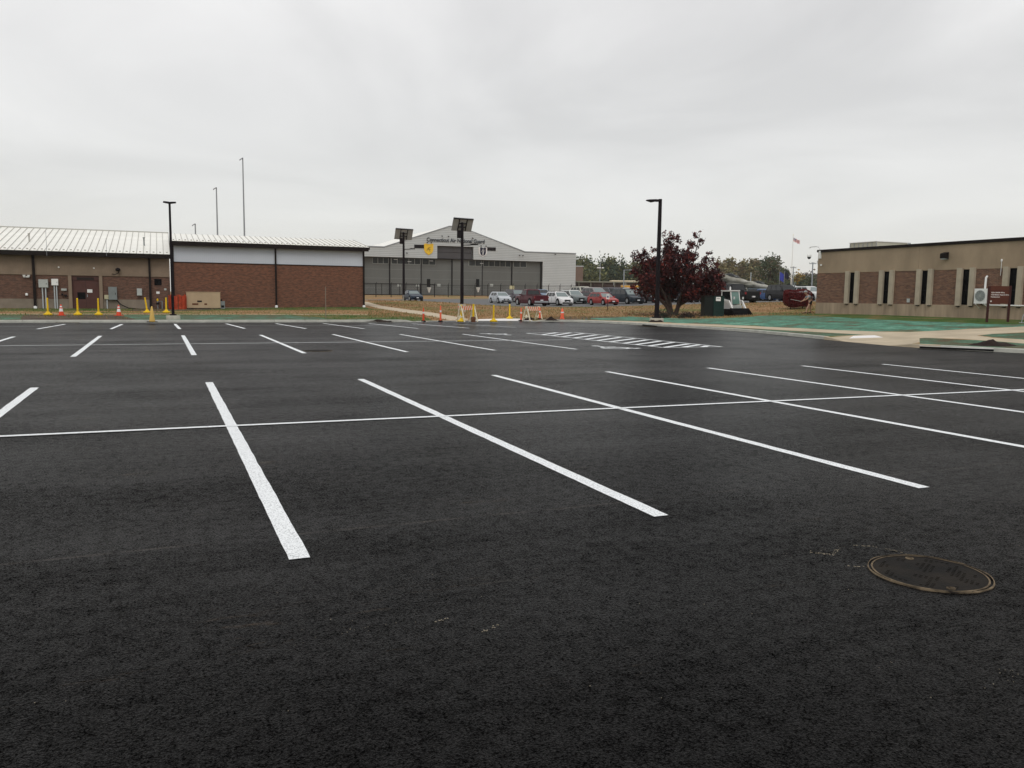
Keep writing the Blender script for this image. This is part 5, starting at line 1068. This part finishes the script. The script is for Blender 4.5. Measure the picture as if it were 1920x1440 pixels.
PN = (['pine1', 'pine2', 'pine3'], [.5, .35, .15]); YG = (['pine3', 'aut3', 'pine1'], [.5, .3, .2]); OL = (['aut1', 'aut3', 'aut2'], [.5, .2, .3])
tl = [(1080, 480, 40, 330, 'dark pine immediately behind the hangar corner', PN, 'pine'), (1092, 488, 26, 300, 'yellow green tree beside the brown wall', YG, 'round'), (1103, 477, 36, 320, 'tallest pointed pine right of the hangar', PN, 'pine'), (1127, 481, 36, 330, 'rounded pine, second from the hangar', PN, 'pine'),
      (1113, 500, 40, 290, 'pale yellow green tree in front of the pines', YG, 'round'), (1142, 486, 22, 330, 'slim green tree between two pines', YG, 'round'), (1152, 487, 22, 320, 'small pine left of the broad pine', PN, 'pine'), (1166, 483, 44, 315, 'broad dark pine, last one left of the maple', PN, 'pine'), (1190, 494, 40, 330, 'green tree showing at the left of the maple crown', YG, 'round'), (1225, 498, 50, 330, 'tree hidden mostly behind the maple, left', PN, 'round'),
      (1345, 490, 60, 300, 'olive tree behind the right side of the maple', OL, 'round'), (1368, 487, 40, 320, 'olive brown tree right of the maple', OL, 'round'), (1392, 491, 40, 320, 'olive tree above the grey jet', OL, 'round'), (1412, 489, 38, 330, 'yellow olive tree left of the big grey green tree', OL, 'round'), (1443, 483, 52, 260, 'large grey green tree left of the flagpole', (['aut3', 'pine1', 'aut2'], [.4, .4, .2]), 'round'),
      (1465, 505, 30, 280, 'low green tree behind the blue flag', (['aut3', 'pine2'], [.6, .4]), 'round'), (1484, 528, 12, 240, 'small dark conifer beside the utility pole', PN, 'pine'), (1497, 518, 16, 300, 'golden autumn tree right of the utility pole', (['aut4', 'aut1'], [.6, .4]), 'round'), (1510, 512, 22, 330, 'bare pale twiggy tree near the right building', (['twig'], [1.]), 'bare'), (1514, 524, 32, 280, 'dark green bush-like tree by the right building corner', (['aut3', 'pine2', 'pine1'], [.4, .3, .3]), 'round'), (1530, 518, 22, 300, 'brown tree touching the right building corner', (['aut2', 'twig'], [.6, .4]), 'round')]
for px, pt_, w_, D, lab, (ms, ws), kd in tl: far_tree(px, pt_, w_, D, lab, GP, ms, ws, kd, 'pine_tree' if kd == 'pine' else 'tree', 3600 if kd != 'bare' else 500)
# a continuous wood behind the single trees
C = []
for px in np.arange(1060, 1545, 1.2):
    D = 390; tp_ = 520+8*noise.noise(Vector((px*.05, 0, 0)))+4*noise.noise(Vector((px*.3, 3, 0)))
    for _ in range(26): C.append(PD(px+random.uniform(-3, 3), random.uniform(tp_, 556), D+random.uniform(-12, 12)))
o = quads('distant_wood', leaf_quads(np.array(C), 1.0), [M['pine1'], M['aut2'], M['aut3']], rng.choice(3, len(C))); tag(o, 'continuous low wood far behind the car park trees', kind='stuff')

# red maple
base = T(1261, 591.5); DM = dep(base)
t = thing('red_maple_tree', 'dark maroon leaved tree with forked trunk behind the right lamp post', 'tree', base)
def ml(px, py, dy=0): q = PD(px, py, DM)-base; return q+np.array((FW[0], FW[1], 0))*dy
MBt = MB()
stems = [[(1258, 592), (1254, 580), (1250, 566), (1240, 545), (1225, 520), (1208, 490)], [(1261, 592), (1258, 578), (1256, 562), (1254, 535), (1256, 500), (1255, 450)], [(1265, 592), (1270, 578), (1272, 566), (1280, 540), (1293, 500), (1306, 440)], [(1266, 591), (1272, 575), (1282, 560), (1305, 540), (1325, 510), (1330, 480)], [(1257, 591), (1250, 574), (1236, 560), (1215, 548), (1195, 535)], [(1267, 591), (1273, 572), (1295, 560), (1325, 552), (1350, 545)]]
for k, s_ in enumerate(stems):
    dyv = [0, 0, .1, .5, .9, 1.2] if k % 2 else [0, 0, -.1, -.5, -.9, -1.2]; MBt.tube([ml(x, y, dyv[i]) for i, (x, y) in enumerate(s_)], [.16, .14, .12, .08, .05, .02][:len(s_)], 7)
tk = MBt.build('trunk', M['bark'], t)
for k in range(60):
    s_ = random.choice(stems); i = random.randint(2, len(s_)-3); a0 = ml(*s_[i], random.uniform(-.4, .4)); d = np.array((random.uniform(-.7, .7), random.uniform(-.7, .7), random.uniform(.1, .6))); MB().tube([a0, a0+d*.5, a0+d], [.025, .016, .008], 4).build('branch', M['bark'], t)
lobes = [(1205, 482, 14), (1196, 508, 12), (1224, 497, 22), (1214, 530, 24), (1252, 456, 13), (1262, 474, 20), (1252, 500, 27), (1299, 458, 10), (1307, 441, 5), (1288, 480, 18), (1285, 512, 30), (1255, 535, 33), (1318, 498, 12), (1329, 477, 5), (1332, 518, 20), (1318, 540, 26), (1343, 538, 14), (1228, 550, 14), (1288, 548, 20), (1193, 488, 6), (1243, 441, 4), (1270, 448, 7), (1191, 478, 4), (1348, 548, 9), (1189, 508, 6), (1325, 487, 7), (1338, 494, 5), (1256, 437, 3), (1225, 472, 5), (1208, 470, 4), (1304, 436, 3), (1311, 452, 5), (1352, 522, 6), (1310, 434, 2), (1316, 452, 3), (1313, 462, 4), (1333, 474, 2), (1336, 488, 4), (1186, 478, 3), (1190, 472, 2), (1208, 474, 3), (1222, 471, 3), (1247, 436, 2), (1262, 440, 3), (1276, 452, 3), (1184, 512, 4), (1187, 538, 7), (1196, 546, 8), (1207, 553, 8), (1330, 550, 11), (1352, 536, 7), (1300, 555, 11), (1262, 553, 11), (1240, 556, 9)]
LB_ = []
for x, y, r in lobes:
    rr = r*DM/CAM_F
    for k in range(1 if r < 15 else 3):
        dy_ = random.uniform(-1, 1)*min(1.8, rr*1.8); q = ml(x, y, dy_); LB_.append((q[0], q[1], q[2], rr*(1 if r < 15 else .85), rr*.9))
tree_crown(LB_, 34000, .16, ['leaf_r', 'leaf_r2', 'leaf_r3'], [.42, .44, .14], t, hollow=.0, per=14, sig=.088)
n = 1500; X = base[0]+rng.normal(0, 1.9, n); Y = base[1]+rng.normal(0, 1.6, n); C = np.column_stack([X, Y, ZT(X, Y)+.03])
tag(quads('fallen_leaves', leaf_quads(C, .09, flat=.75), [M['leaf_r'], M['leaf_r3'], M['mud']], rng.choice(3, n)), 'maroon fallen leaves scattered under the red maple', kind='stuff')
# low shrubs at its foot
for px, py, w_, h_, lab in ((1243, 596, .8, .5, 'low brown shrub between the lamp post and maple trunk'), (1288, 596.5, .8, .35, 'low dark shrub right of the maple trunk')):
    c_ = T(px, py); C = np.column_stack([rng.normal(0, w_*.45, 900), rng.normal(0, .3, 900), abs(rng.normal(0, h_*.5, 900))]); s_ = thing('shrub', lab, 'shrub', c_); quads('foliage', leaf_quads(C, .09), [M['bark'], M['leaf_r2'], M['pine2']], rng.choice(3, 900), s_)
    MB().tube([(0, 0, 0), (.05, 0, h_)], .02, 5).build('stem', M['bark'], s_)
# clipped red hedge
c_ = PD(1495, 570, 64); c_[2] = zt(c_[0], c_[1]); hw_ = 23.5*64/CAM_F; hh_ = height_to(c_, 544)-c_[2]
t = thing('red_hedge', 'clipped crimson hedge shrub left of the right building', 'hedge', c_, -YAW)
n = 11000; P_ = rng.uniform(-1, 1, (n, 3)); m_ = np.argmax(abs(P_), 1); k = rng.random(n) < .8; P_[np.arange(n)[k], m_[k]] = np.sign(P_[np.arange(n)[k], m_[k]])*rng.uniform(.85, 1.04, k.sum())
P_ = P_/np.maximum(1, (np.abs(P_)**5).sum(1)**(1/5))[:, None]; C = P_*np.array((hw_, .8, hh_*.46))+np.array((0, 0, hh_*.56)); C[:, 2] += .05*np.sin(C[:, 0]*5); C = C[C[:, 2] > .02]
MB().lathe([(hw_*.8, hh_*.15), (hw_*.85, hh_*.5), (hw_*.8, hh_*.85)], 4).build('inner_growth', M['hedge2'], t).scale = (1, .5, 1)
quads('foliage', leaf_quads(C, .075), [M['hedge1'], M['hedge2']], rng.choice(2, len(C), p=[.65, .35]), t)
for x in (-.5, .4): MB().tube([(x, 0, -.05), (x*1.1, 0, hh_*.3)], .04, 6).build('stem', M['bark'], t)

# grass tufts over the rough ground
def tufts(pxr, Dr, n, h, mats, wts, nm, lab, poly=None):
    px = rng.uniform(pxr[0], pxr[1], n); D = rng.uniform(Dr[0], Dr[1], n); Q = np.array([PD(a, 560, b) for a, b in zip(px, D)]); 
    ok = ~inpoly(Q[:, :2], lot_poly)
    for P, nm_, _ in reg:
        if nm_ in ('car_park', 'path', 'sidewalk', 'kerb_ramp', 'hydroseed'): ok &= ~inpoly(Q[:, :2], P)
    ok &= ~((Q[:, 1] > 67.3) & (Q[:, 0] < 15.8)); Q = Q[ok]; z = ZT(Q[:, 0], Q[:, 1]); n = len(Q); a = rng.uniform(0, PI, n); hh = h*rng.uniform(.4, 1.3, n); w_ = hh*.28
    B0 = np.column_stack([Q[:, 0]-np.cos(a)*w_, Q[:, 1]-np.sin(a)*w_, z-.01]); B1 = np.column_stack([Q[:, 0]+np.cos(a)*w_, Q[:, 1]+np.sin(a)*w_, z-.01]); Tt = np.column_stack([Q[:, 0]+rng.normal(0, .3, n)*hh, Q[:, 1]+rng.normal(0, .3, n)*hh, z+hh])
    o = quads(nm, np.stack([B0, B1, Tt], 1), [M[m] for m in mats], rng.choice(len(mats), n, p=wts)); tag(o, lab, kind='stuff')
tufts((690, 1530), (52, 92), 26000, .10, ['grassblade', 'grassblade2'], [.8, .2], 'dry_grass', 'straw coloured rough grass on the bank before the car park')
tufts((0, 860), (44, 68), 12000, .07, ['grassblade2', 'grassblade'], [.7, .3], 'lawn_grass', 'short green and straw grass between kerb and brick buildings')

# ------------------------------------------------------------------ cabinet, skid loader, person
c_ = T(1337, 594); t = thing('green_cabinet', 'dark green utility cabinet with white notice left of the skid loader', 'cabinet', c_, -.35); DC = dep(c_); u_ = DC/CAM_F; Hc = 38.5*u_
MB().box(0, 0, 0, 20*u_, .9, Hc).build('cabinet', M['cabinet'], t); MB().box(-17*u_, .05, 0, -.002, .95, Hc*.98).build('cabinet_dark_side', M['cab_dark'], t)  # second block is the cabinet's left side, given a near-black colour
for k in range(6): MB().box(.04+k*3.2*u_, -.02, .06, .055+k*3.2*u_, -.001, Hc-.06).build('panel_seam', M['cab_dark'], t)
MB().box(4*u_, -.035, Hc-9*u_, 13*u_, -.021, Hc-1.5*u_).build('notice', M['white'], t); MB().box(5.5*u_, -.041, Hc-5*u_, 11.5*u_, -.036, Hc-4*u_).build('notice_text', M['grey'], t); MB().box(-19*u_, -.03, Hc, 21*u_, .98, Hc+.04).build('lid', M['cab_dark'], t)
c_ = T(1370, 591.5); t = thing('skid_loader', 'white compact skid loader with black front bucket', 'skid loader', c_, -PI/2+.02)
t.scale = (.9,)*3
MB().prism([(-1.25, .35), (.75, .3), (.85, .75), (.3, .95), (-.9, 1.35), (-1.3, 1.2)], 'y', -.42, .42).build('chassis', M['white'], t)
for sy in (-1, 1):
    MB().prism([(-1.15, .0), (.8, 0), (1.0, .25), (.85, .55), (-1.2, .55), (-1.35, .25)], 'y', sy*.5, sy*.86).build('track', M['black'], t)
    a_ = MB().bar((-1.25, sy*.68, 1.45), (.55, sy*.68, 1.15), .12, .2).bar((.5, sy*.68, 1.2), (1.05, sy*.68, .45), .12, .18).build('lift_arm', M['white'], t)
    MB().prism([(-1.35, .5), (-.8, .5), (-.7, 1.5), (-1.3, 1.55)], 'y', sy*.6, sy*.78).build('rear_tower', M['white'], t)
    MB().bar((.9, sy*.45, 1.35), (.9, sy*.45, 1.55), .1).build('work_light', M['lamp'], t)
    MB().bar((-.75, sy*.42, 1.0), (-.7, sy*.42, 2.0), .07).bar((.62, sy*.42, .8), (.38, sy*.42, 2.0), .07).bar((-.7, sy*.42, 2.0), (.4, sy*.42, 2.0), .07).build('cab_post', M['white'], t)
    MB().add([(-.68, sy*.425, 1.1), (.52, sy*.425, 1.1), (.36, sy*.425, 1.94), (-.64, sy*.425, 1.94)], [(0, 1, 2, 3)]).build('side_window', M['cglass'], t)
MB().box(-.8, -.48, 2.0, .48, .48, 2.09).build('cab_roof', M['white'], t)
MB().add([(.64, -.38, .95), (.64, .38, .95), (.42, .38, 1.95), (.42, -.38, 1.95)], [(0, 1, 2, 3)]).build('windscreen', mat('green tinted glass', (.10, .20, .17), .08, spec=.9), t)
MB().box(.74, -.4, .62, .9, .4, .86).build('front_plate', M['ltgrey'], t); MB().lathe([(.06, 0), (.07, .2), (.03, .3)], 8, (-.5, .25, 2.09)).build('beacon', M['white'], t)
MB().prism([(1.0, .05), (1.75, .0), (1.8, .05), (1.2, .14), (1.12, .62), (1.0, .62)], 'y', -.92, .92).build('bucket', M['black'], t)
for sy in (-.92, .90): MB().prism([(1.0, .05), (1.75, .02), (1.12, .62), (1.0, .62)], 'y', sy, sy+.02).build('bucket_side', M['black'], t)

def skin_mesh(name, chains, m_, parent, sub=1, root=0):
    """chains: lists of (x,y,z,r); a chain starting with an int continues from that vertex"""
    V = []; E = []; Rr = []; ref = {}
    for ch in chains:
        prev = None
        for p in ch:
            if isinstance(p, str): prev = ref[p]; continue
            V.append(p[:3]); Rr.append(p[3]); i = len(V)-1
            if prev is not None: E.append((prev, i))
            prev = i
            if len(p) > 4: ref[p[4]] = i
    me = bpy.data.meshes.new(name); me.from_pydata(V, E, []); o = link(name, me, parent); md = o.modifiers.new('s', 'SKIN')
    for i, r in enumerate(Rr): me.skin_vertices[0].data[i].radius = (r, r)
    me.skin_vertices[0].data[root].use_root = True
    m2 = o.modifiers.new('u', 'SUBSURF'); m2.levels = sub; m2.render_levels = sub
    bpy.context.view_layer.update(); ev = o.evaluated_get(bpy.context.evaluated_depsgraph_get()); nm_ = bpy.data.meshes.new_from_object(ev); o.modifiers.clear(); o.data = nm_
    nm_.materials.clear(); nm_.materials.append(m_); nm_.polygons.foreach_set('use_smooth', [True]*len(nm_.polygons)); return o
c_ = T(1515, 588); t = thing('person', 'person in grey shirt and cap bending over beside the right building', 'person', c_, -YAW+.15)
# bent forward to the left (-x), feet apart, one arm reaching out with a hose wand
hip = (.18, 0, .82); ch = [(-.42, -.02, 1.24, .055)]
body = [[(.16, 0, .80, .125, 'pel'), (.12, 0, .93, .125), (.04, 0, 1.06, .14), (-.05, 0, 1.17, .15, 'chest'), (-.12, 0, 1.25, .06, 'neck'), (-.18, 0, 1.30, .055), (-.23, 0, 1.36, .10), (-.25, 0, 1.43, .105), (-.24, 0, 1.49, .07)],
        ['pel', (.05, -.12, .74, .09), (-.1, -.15, .45, .06), (-.16, -.16, .36, .058), (-.23, -.16, .1, .042), (-.27, -.16, .05, .045), (-.40, -.17, .035, .035)],
        ['pel', (.2, .12, .74, .09), (.22, .15, .47, .062), (.23, .15, .4, .06), (.26, .15, .1, .043), (.23, .15, .05, .045), (.1, .16, .035, .035)],
        ['chest', (-.08, -.19, 1.14, .06), (-.26, -.24, .98, .045), (-.34, -.22, .92, .038), (-.52, -.16, .86, .03), (-.58, -.14, .84, .034, 'hl')],
        ['chest', (-.06, .19, 1.14, .06), (-.2, .24, .96, .045), (-.26, .22, .90, .038), (-.40, .1, .84, .03), (-.46, .05, .82, .034, 'hr')]]
for s_, (hx_, hy, hzz) in (('hl', (-.58, -.14, .84)), ('hr', (-.46, .05, .82))):
    for k, dy_ in enumerate((-.03, -.01, .01, .028)): body.append([s_, (hx_-.045, hy+dy_, hzz-.005, .0095), (hx_-.07, hy+dy_, hzz-.03, .0085), (hx_-.06, hy+dy_*.9, hzz-.05, .0075)])
    body.append([s_, (hx_-.01, hy+.04, hzz-.01, .01), (hx_-.04, hy+.05, hzz-.03, .008)])
skin_mesh('body', body, M['skin'], t)
skin_mesh('shirt', [[(.1, 0, .93, .15, 'a'), (.03, 0, 1.06, .17), (-.05, 0, 1.16, .178, 'c'), (-.10, 0, 1.22, .10)], ['c', (-.08, -.2, 1.13, .075), (-.18, -.225, 1.04, .066)], ['c', (-.06, .2, 1.13, .075), (-.15, .225, 1.03, .066)]], M['shirt'], t)
skin_mesh('shorts', [[(.14, 0, .9, .15, 'a'), (.16, 0, .80, .15, 'p')], ['p', (.05, -.12, .74, .11), (-.03, -.14, .58, .095)], ['p', (.2, .12, .74, .11), (.215, .14, .58, .095)]], M['shorts'], t)
MB().lathe([(.125, 0), (.12, .06), (.07, .1), (.0001, .11)], 14, (-.25, 0, 1.45)).box(-.48, -.08, 1.44, -.34, .08, 1.455).build('cap', M['cap'], t)
for x, y, in ((-.32, -.165), (.17, .155)): MB().prism([(x-.14, 0), (x+.1, 0), (x+.1, .1), (x-.0, .1), (x-.14, .05)], 'y', y-.045, y+.045).build('shoe', M['black'], t)
wq = np.array(c_)+np.array((math.cos(-YAW+.15)*-.62+math.sin(YAW-.15)*-.1, math.sin(-YAW+.15)*-.62-.1, .84))
tag(MB().tube([(0, 0, 0), (-.35, .02, .06), (-.75, .1, .14)], [.018, .016, .012], 6).build('spray_wand', M['ltgrey'], None, (wq[0]+.05, wq[1]+.0, wq[2]-.02), -YAW+.15), 'pale wand held out by the bending person', 'spray wand')

# ------------------------------------------------------------------ far background
c_ = PD(1080, 553, 250); e_ = PD(1093.5, 553, 250); t = thing('annex_building', 'plain brown block building just right of the hangar', 'building', (c_[0]-4, c_[1]+2, 1.2), -YAW)
BX('wall', M['brownwall'], t, 0, 0, 0, 6.5, 12, PD(1085, 500, 250)[2]-1.2); BX('roof_edge', M['hangar'], t, -.1, -.1, PD(1085, 500, 250)[2]-1.2, 6.6, 12, PD(1085, 500, 250)[2]-.95)
a_ = PD(1082, 553, 215); b_ = PD(1260, 553, 215); zt2 = PD(1150, 528, 215)[2]; wl = np.linalg.norm(b_-a_)
t = thing('terminal_building', 'long low dark building with flat olive roof edge beyond the cars', 'building', (a_[0], a_[1], 1.2), -YAW)
BX('wall', M['maroonwall'], t, 0, 0, 0, wl, 10, zt2-1.5); BX('roof', M['beltroof'], t, -.3, -.6, zt2-1.5, wl+.3, 10.5, zt2-1.15)
for k in range(12): x = 1+k*wl/12.5; wn = BX('window', M['glass'], t, x, -.03, 1.2, x+1.2, -.001, 2.6)
for k in range(8): x = .3+k*wl/8; BX('column', M['beltroof'], t, x, -.5, 0, x+.2, -.3, zt2-1.5)
a_ = PD(1146, 553, 190); t = thing('canopy', 'thin cream canopy roof above the low dark building', 'canopy', (a_[0], a_[1], 1.3), -YAW); zc = PD(1160, 526, 190)[2]-1.3; BX('roof', M['cream'], t, 0, 0, zc-.2, 6.6, 4, zc+.05)
for x in (.5, 3.2, 6.2): BX('post', M['galv'], t, x, .2, 0, x+.12, .35, zc-.2)
a_ = PD(1166, 553, 160); zc = PD(1170, 535, 160)[2]; t = thing('yellow_trailer', 'yellow box trailer behind the parked cars beside the maple', 'trailer', (a_[0], a_[1], zt(a_[0], a_[1])), -YAW)
BX('body', M['yellowtr'], t, 0, 0, .8, 5, 2, zc-zt(a_[0], a_[1])); BX('roof', M['cream'], t, -.02, -.05, zc-zt(a_[0], a_[1]), 5.02, 2.05, zc-zt(a_[0], a_[1])+.06)
for x in (1, 4): MB().prism([(x+.4*math.cos(k*PI/6), .4+.4*math.sin(k*PI/6)) for k in range(12)], 'y', -.02, .3).build('wheel', M['black'], t)
c_ = PD(1169, 553, 130); c_[2] = zt(c_[0], c_[1]); H = height_to(c_, 506)-c_[2]; t = thing('lamp_post', 'thin grey lamp post with short arm left of the maple', 'lamp post', c_, -YAW); MB().tube([(0, 0, 0), (0, 0, H)], .09, 8).build('pole', M['galv'], t); MB().bar((0, 0, H-.05), (1.1, 0, H), .08).box(.8, -.12, H-.06, 1.4, .12, H+.04).build('lamp_head', M['galv'], t)
c_ = PD(1124, 553, 240); c_[2] = zt(c_[0], c_[1]); H = height_to(c_, 502)-c_[2]; t = thing('floodlight_mast', 'grey mast with two white floodlights before the pines', 'light mast', c_, -YAW); MB().tube([(0, 0, 0), (0, 0, H+1.6)], .12, 6).build('pole', M['mast'], t)
for x0, x1 in ((-.9, .2), (.5, 1.1)): MB().box(x0, -.15, H-.2, x1, .2, H+.15).build('floodlight', M['white'], t)
# parked display jets
def jet(px, D, py, yaw, s, label, pitch=0.):
    c_ = PD(px, 556, D); c_[2] = zt(c_[0], c_[1]); cz = PD(px, py, D)[2]-c_[2]; t = thing('display_jet', label, 'jet aircraft', c_, yaw)
    def lo(prof, n=12, m_='jet', nm='fuselage', par=t, dy=0, dz=0):
        V = []; F = []
        for x, ry, rz_, zc_ in prof:
            for k in range(n): a__ = 2*PI*k/n; V.append((x*s, dy*s+ry*s*math.cos(a__), cz+dz*s+(zc_+rz_*math.sin(a__))*s))
        for i in range(len(prof)-1):
            for k in range(n): k2 = (k+1) % n; F.append((i*n+k, i*n+k2, (i+1)*n+k2, (i+1)*n+k))
        return MB().add(V, F+[tuple(range(n)), tuple((len(prof)-1)*n+k for k in range(n))], 0, True).build(nm, M[m_], par)
    f = lo([(6.6, .05, .05, -1.0), (5.4, .4, .4, -.8), (3.6, .6, .65, -.45), (1, .7, .8, 0), (-2.5, .75, .8, .25), (-5.5, .5, .55, .4), (-6.5, .35, .38, .45)])
    lo([(4.6, .05, .05, -.3), (3.7, .42, .5, .05), (2.3, .44, .62, .35), (1.0, .15, .25, .55)], 10, 'cglass', 'canopy')
    lo([(4.0, .07, .46, .02), (3.9, .07, .48, .02)], 10, 'jet', 'canopy_frame', f)
    MB().prism([(-3.4*s, cz+.7*s), (-6.3*s, cz+.9*s), (-6.9*s, cz+2.9*s), (-5.9*s, cz+2.9*s)], 'y', -.08*s, .08*s).build('tail_fin', M['jet'], t)
    for sy in (1, -1):
        MB().prism([(2*s, sy*.6*s), (-1.6*s, sy*4.2*s), (-2.8*s, sy*4.2*s), (-2.4*s, sy*.6*s)], 'z', cz-.15*s, cz+.0*s).build('wing', M['jet'], t)
        MB().prism([(-4.6*s, sy*.4*s), (-6.1*s, sy*1.9*s), (-6.8*s, sy*1.9*s), (-6.4*s, sy*.4*s)], 'z', cz+.3*s, cz+.4*s).build('tailplane', M['jet'], t)
        lo([(1.5, .32, .32, 0), (1.2, .42, .42, 0), (-.5, .42, .42, 0), (-1.6, .28, .28, 0)], 10, 'jetd', 'drop_tank', t, sy*2.2, -.6)
    MB().tube([(0, 0, 0), (0, 0, cz-.4*s)], .25, 8).build('pylon', M['galv'], t); return t
jet(1404, 112, 533, -.95, .5, 'grey display jet on a pylon above the black pickup, nose right'); jet(1347, 106, 521, -.9, .62, 'second pale display jet peeking out behind the maple')
# flags, poles
c_ = PD(1482, 555, 210); c_[2] = zt(c_[0], c_[1]); H = height_to(c_, 442)-c_[2]; u_ = 210/CAM_F
t = thing('flagpole', 'tall thin white flagpole left of the right building', 'flagpole', c_, -YAW); MB().tube([(0, 0, 0), (0, 0, H)], [.12, .06], 8).build('pole', M['white'], t); MB().lathe([(.0001, -.12), (.12, 0), (.0001, .12)], 8, (0, 0, H+.1)).build('finial', M['yellow'], t)
mb = MB(); rows, cols = 13, 18; fl_w, fl_h = 12*u_, 6.6*u_
def fp(i, j): # i col, j row
    x = i/cols*fl_w; return (x, .25*math.sin(i*.7)*i/cols, -j/rows*fl_h-(i/cols)**1.2*6.5*u_*.85+.06*math.sin(i*.9))
for j in range(rows):
    for i in range(cols): mb.add([fp(i, j), fp(i+1, j), fp(i+1, j+1), fp(i, j+1)], [(0, 1, 2, 3)], 2 if (j < 7 and i < 7) else (0 if j % 2 == 0 else 1))
for j in range(5):
    for i in range(6): p = fp(i+.6, j*1.3+.7); mb.box(p[0]-.03, p[1]-.03, p[2]-.03, p[0]+.03, p[1]+.03, p[2]+.03, 1)
o = mb.build('flag', [M['flagred'], M['flagwhite'], M['flagblue']], None, (c_[0]+.1, c_[1], PD(1482, 446.5, 210)[2]), -YAW); tag(o, 'red and white striped flag with blue starred corner flying on the tall pole', 'flag')
for px, py0, py1, m_, lab in ((1460, 511, 526, 'blueflag', 'royal blue flag hanging against the grey green tree'), (1469, 510, 522, 'navy', 'dark flag hanging right of the blue flag')):
    c_ = PD(px, 555, 200); c_[2] = zt(c_[0], c_[1]); H = height_to(c_, py0-2)-c_[2]; t = thing('flagpole', 'short flagpole carrying the %s flag' % ('royal blue' if m_ == 'blueflag' else 'dark'), 'flagpole', c_, -YAW); MB().tube([(0, 0, 0), (0, 0, H)], .05, 6).build('pole', M['mast'], t)
    mb = MB(); hh2 = (py1-py0)*200/CAM_F
    for i in range(8):
        for j in range(5):
            def g2(i, j): return (.05+i*.12, .12*math.sin(i*1.3), -j/5*hh2-(i/8)*hh2*.3)
            mb.add([g2(i, j), g2(i+1, j), g2(i+1, j+1), g2(i, j+1)], [(0, 1, 2, 3)])
    tag(mb.build('flag', M[m_], None, (c_[0], c_[1], c_[2]+H-.1), -YAW), lab, 'flag')
for px, pt_, lab, D, cr in ((1485, 500, 'wooden utility pole with crossarm right of the tall flagpole', 180, 11), (1521, 492, 'utility pole with crossarm beside the right building', 150, 13)):
    c_ = PD(px, 555, D); c_[2] = zt(c_[0], c_[1]); H = height_to(c_, pt_)-c_[2]; t = thing('utility_pole', lab, 'utility pole', c_, -YAW); MB().tube([(0, 0, 0), (0, 0, H)], [.15, .1], 7).build('pole', M['mast'], t); w2 = cr/2*D/CAM_F
    MB().bar((-w2, 0, H-.25), (w2, 0, H-.25), .12).build('crossarm', M['mast'], t)
    for x in (-w2*.9, -w2*.4, w2*.4, w2*.9): MB().lathe([(.05, 0), (.05, .2)], 6, (x, 0, H-.2)).build('insulator', M['ltgrey'], t)
for px, py, D, lab in ((1515.5, 541, 100, 'small white square sign near the right building corner'), (1445, 544, 118, 'white panel sign above the blue hatchback')):
    c_ = PD(px, 560, D); c_[2] = zt(c_[0], c_[1]); H = height_to(c_, py-2.5)-c_[2]; t = thing('small_sign', lab, 'sign', c_, -YAW); MB().box(-.03, .0, 0, .03, .06, H).build('post', M['galv'], t); MB().box(-.2, -.03, H-.38, .2, -.001, H).build('plate', M['white'], t)
for px, py0, D, lab in ((1406, 511, 130, 'thin white pole behind the display jet'), (1488.5, 530, 98, 'green grey post behind the red hedge')):
    c_ = PD(px, 560, D); c_[2] = zt(c_[0], c_[1]); H = height_to(c_, py0)-c_[2]; tag(MB().tube([(0, 0, 0), (0, 0, H)], .07, 6).build('thin_pole', M['conduit'] if px < 1450 else M['grey'], None, c_), lab, 'pole')

# ------------------------------------------------------------------ haze
if HAZE:
    o = MB().box(-1000, -200, -1.5, 1600, 1600, 60).build('haze', bpy.data.materials.new('haze')); tag(o, kind='stuff'); hm = o.data.materials[0]; hm.use_nodes = True; tt = hm.node_tree; tt.nodes.clear()
    oo = tt.nodes.new('ShaderNodeOutputMaterial'); pv = tt.nodes.new('ShaderNodeVolumePrincipled'); pv.inputs['Density'].default_value = HAZE; pv.inputs['Color'].default_value = (.97, .98, .97, 1); tt.links.new(pv.outputs[0], oo.inputs['Volume'])
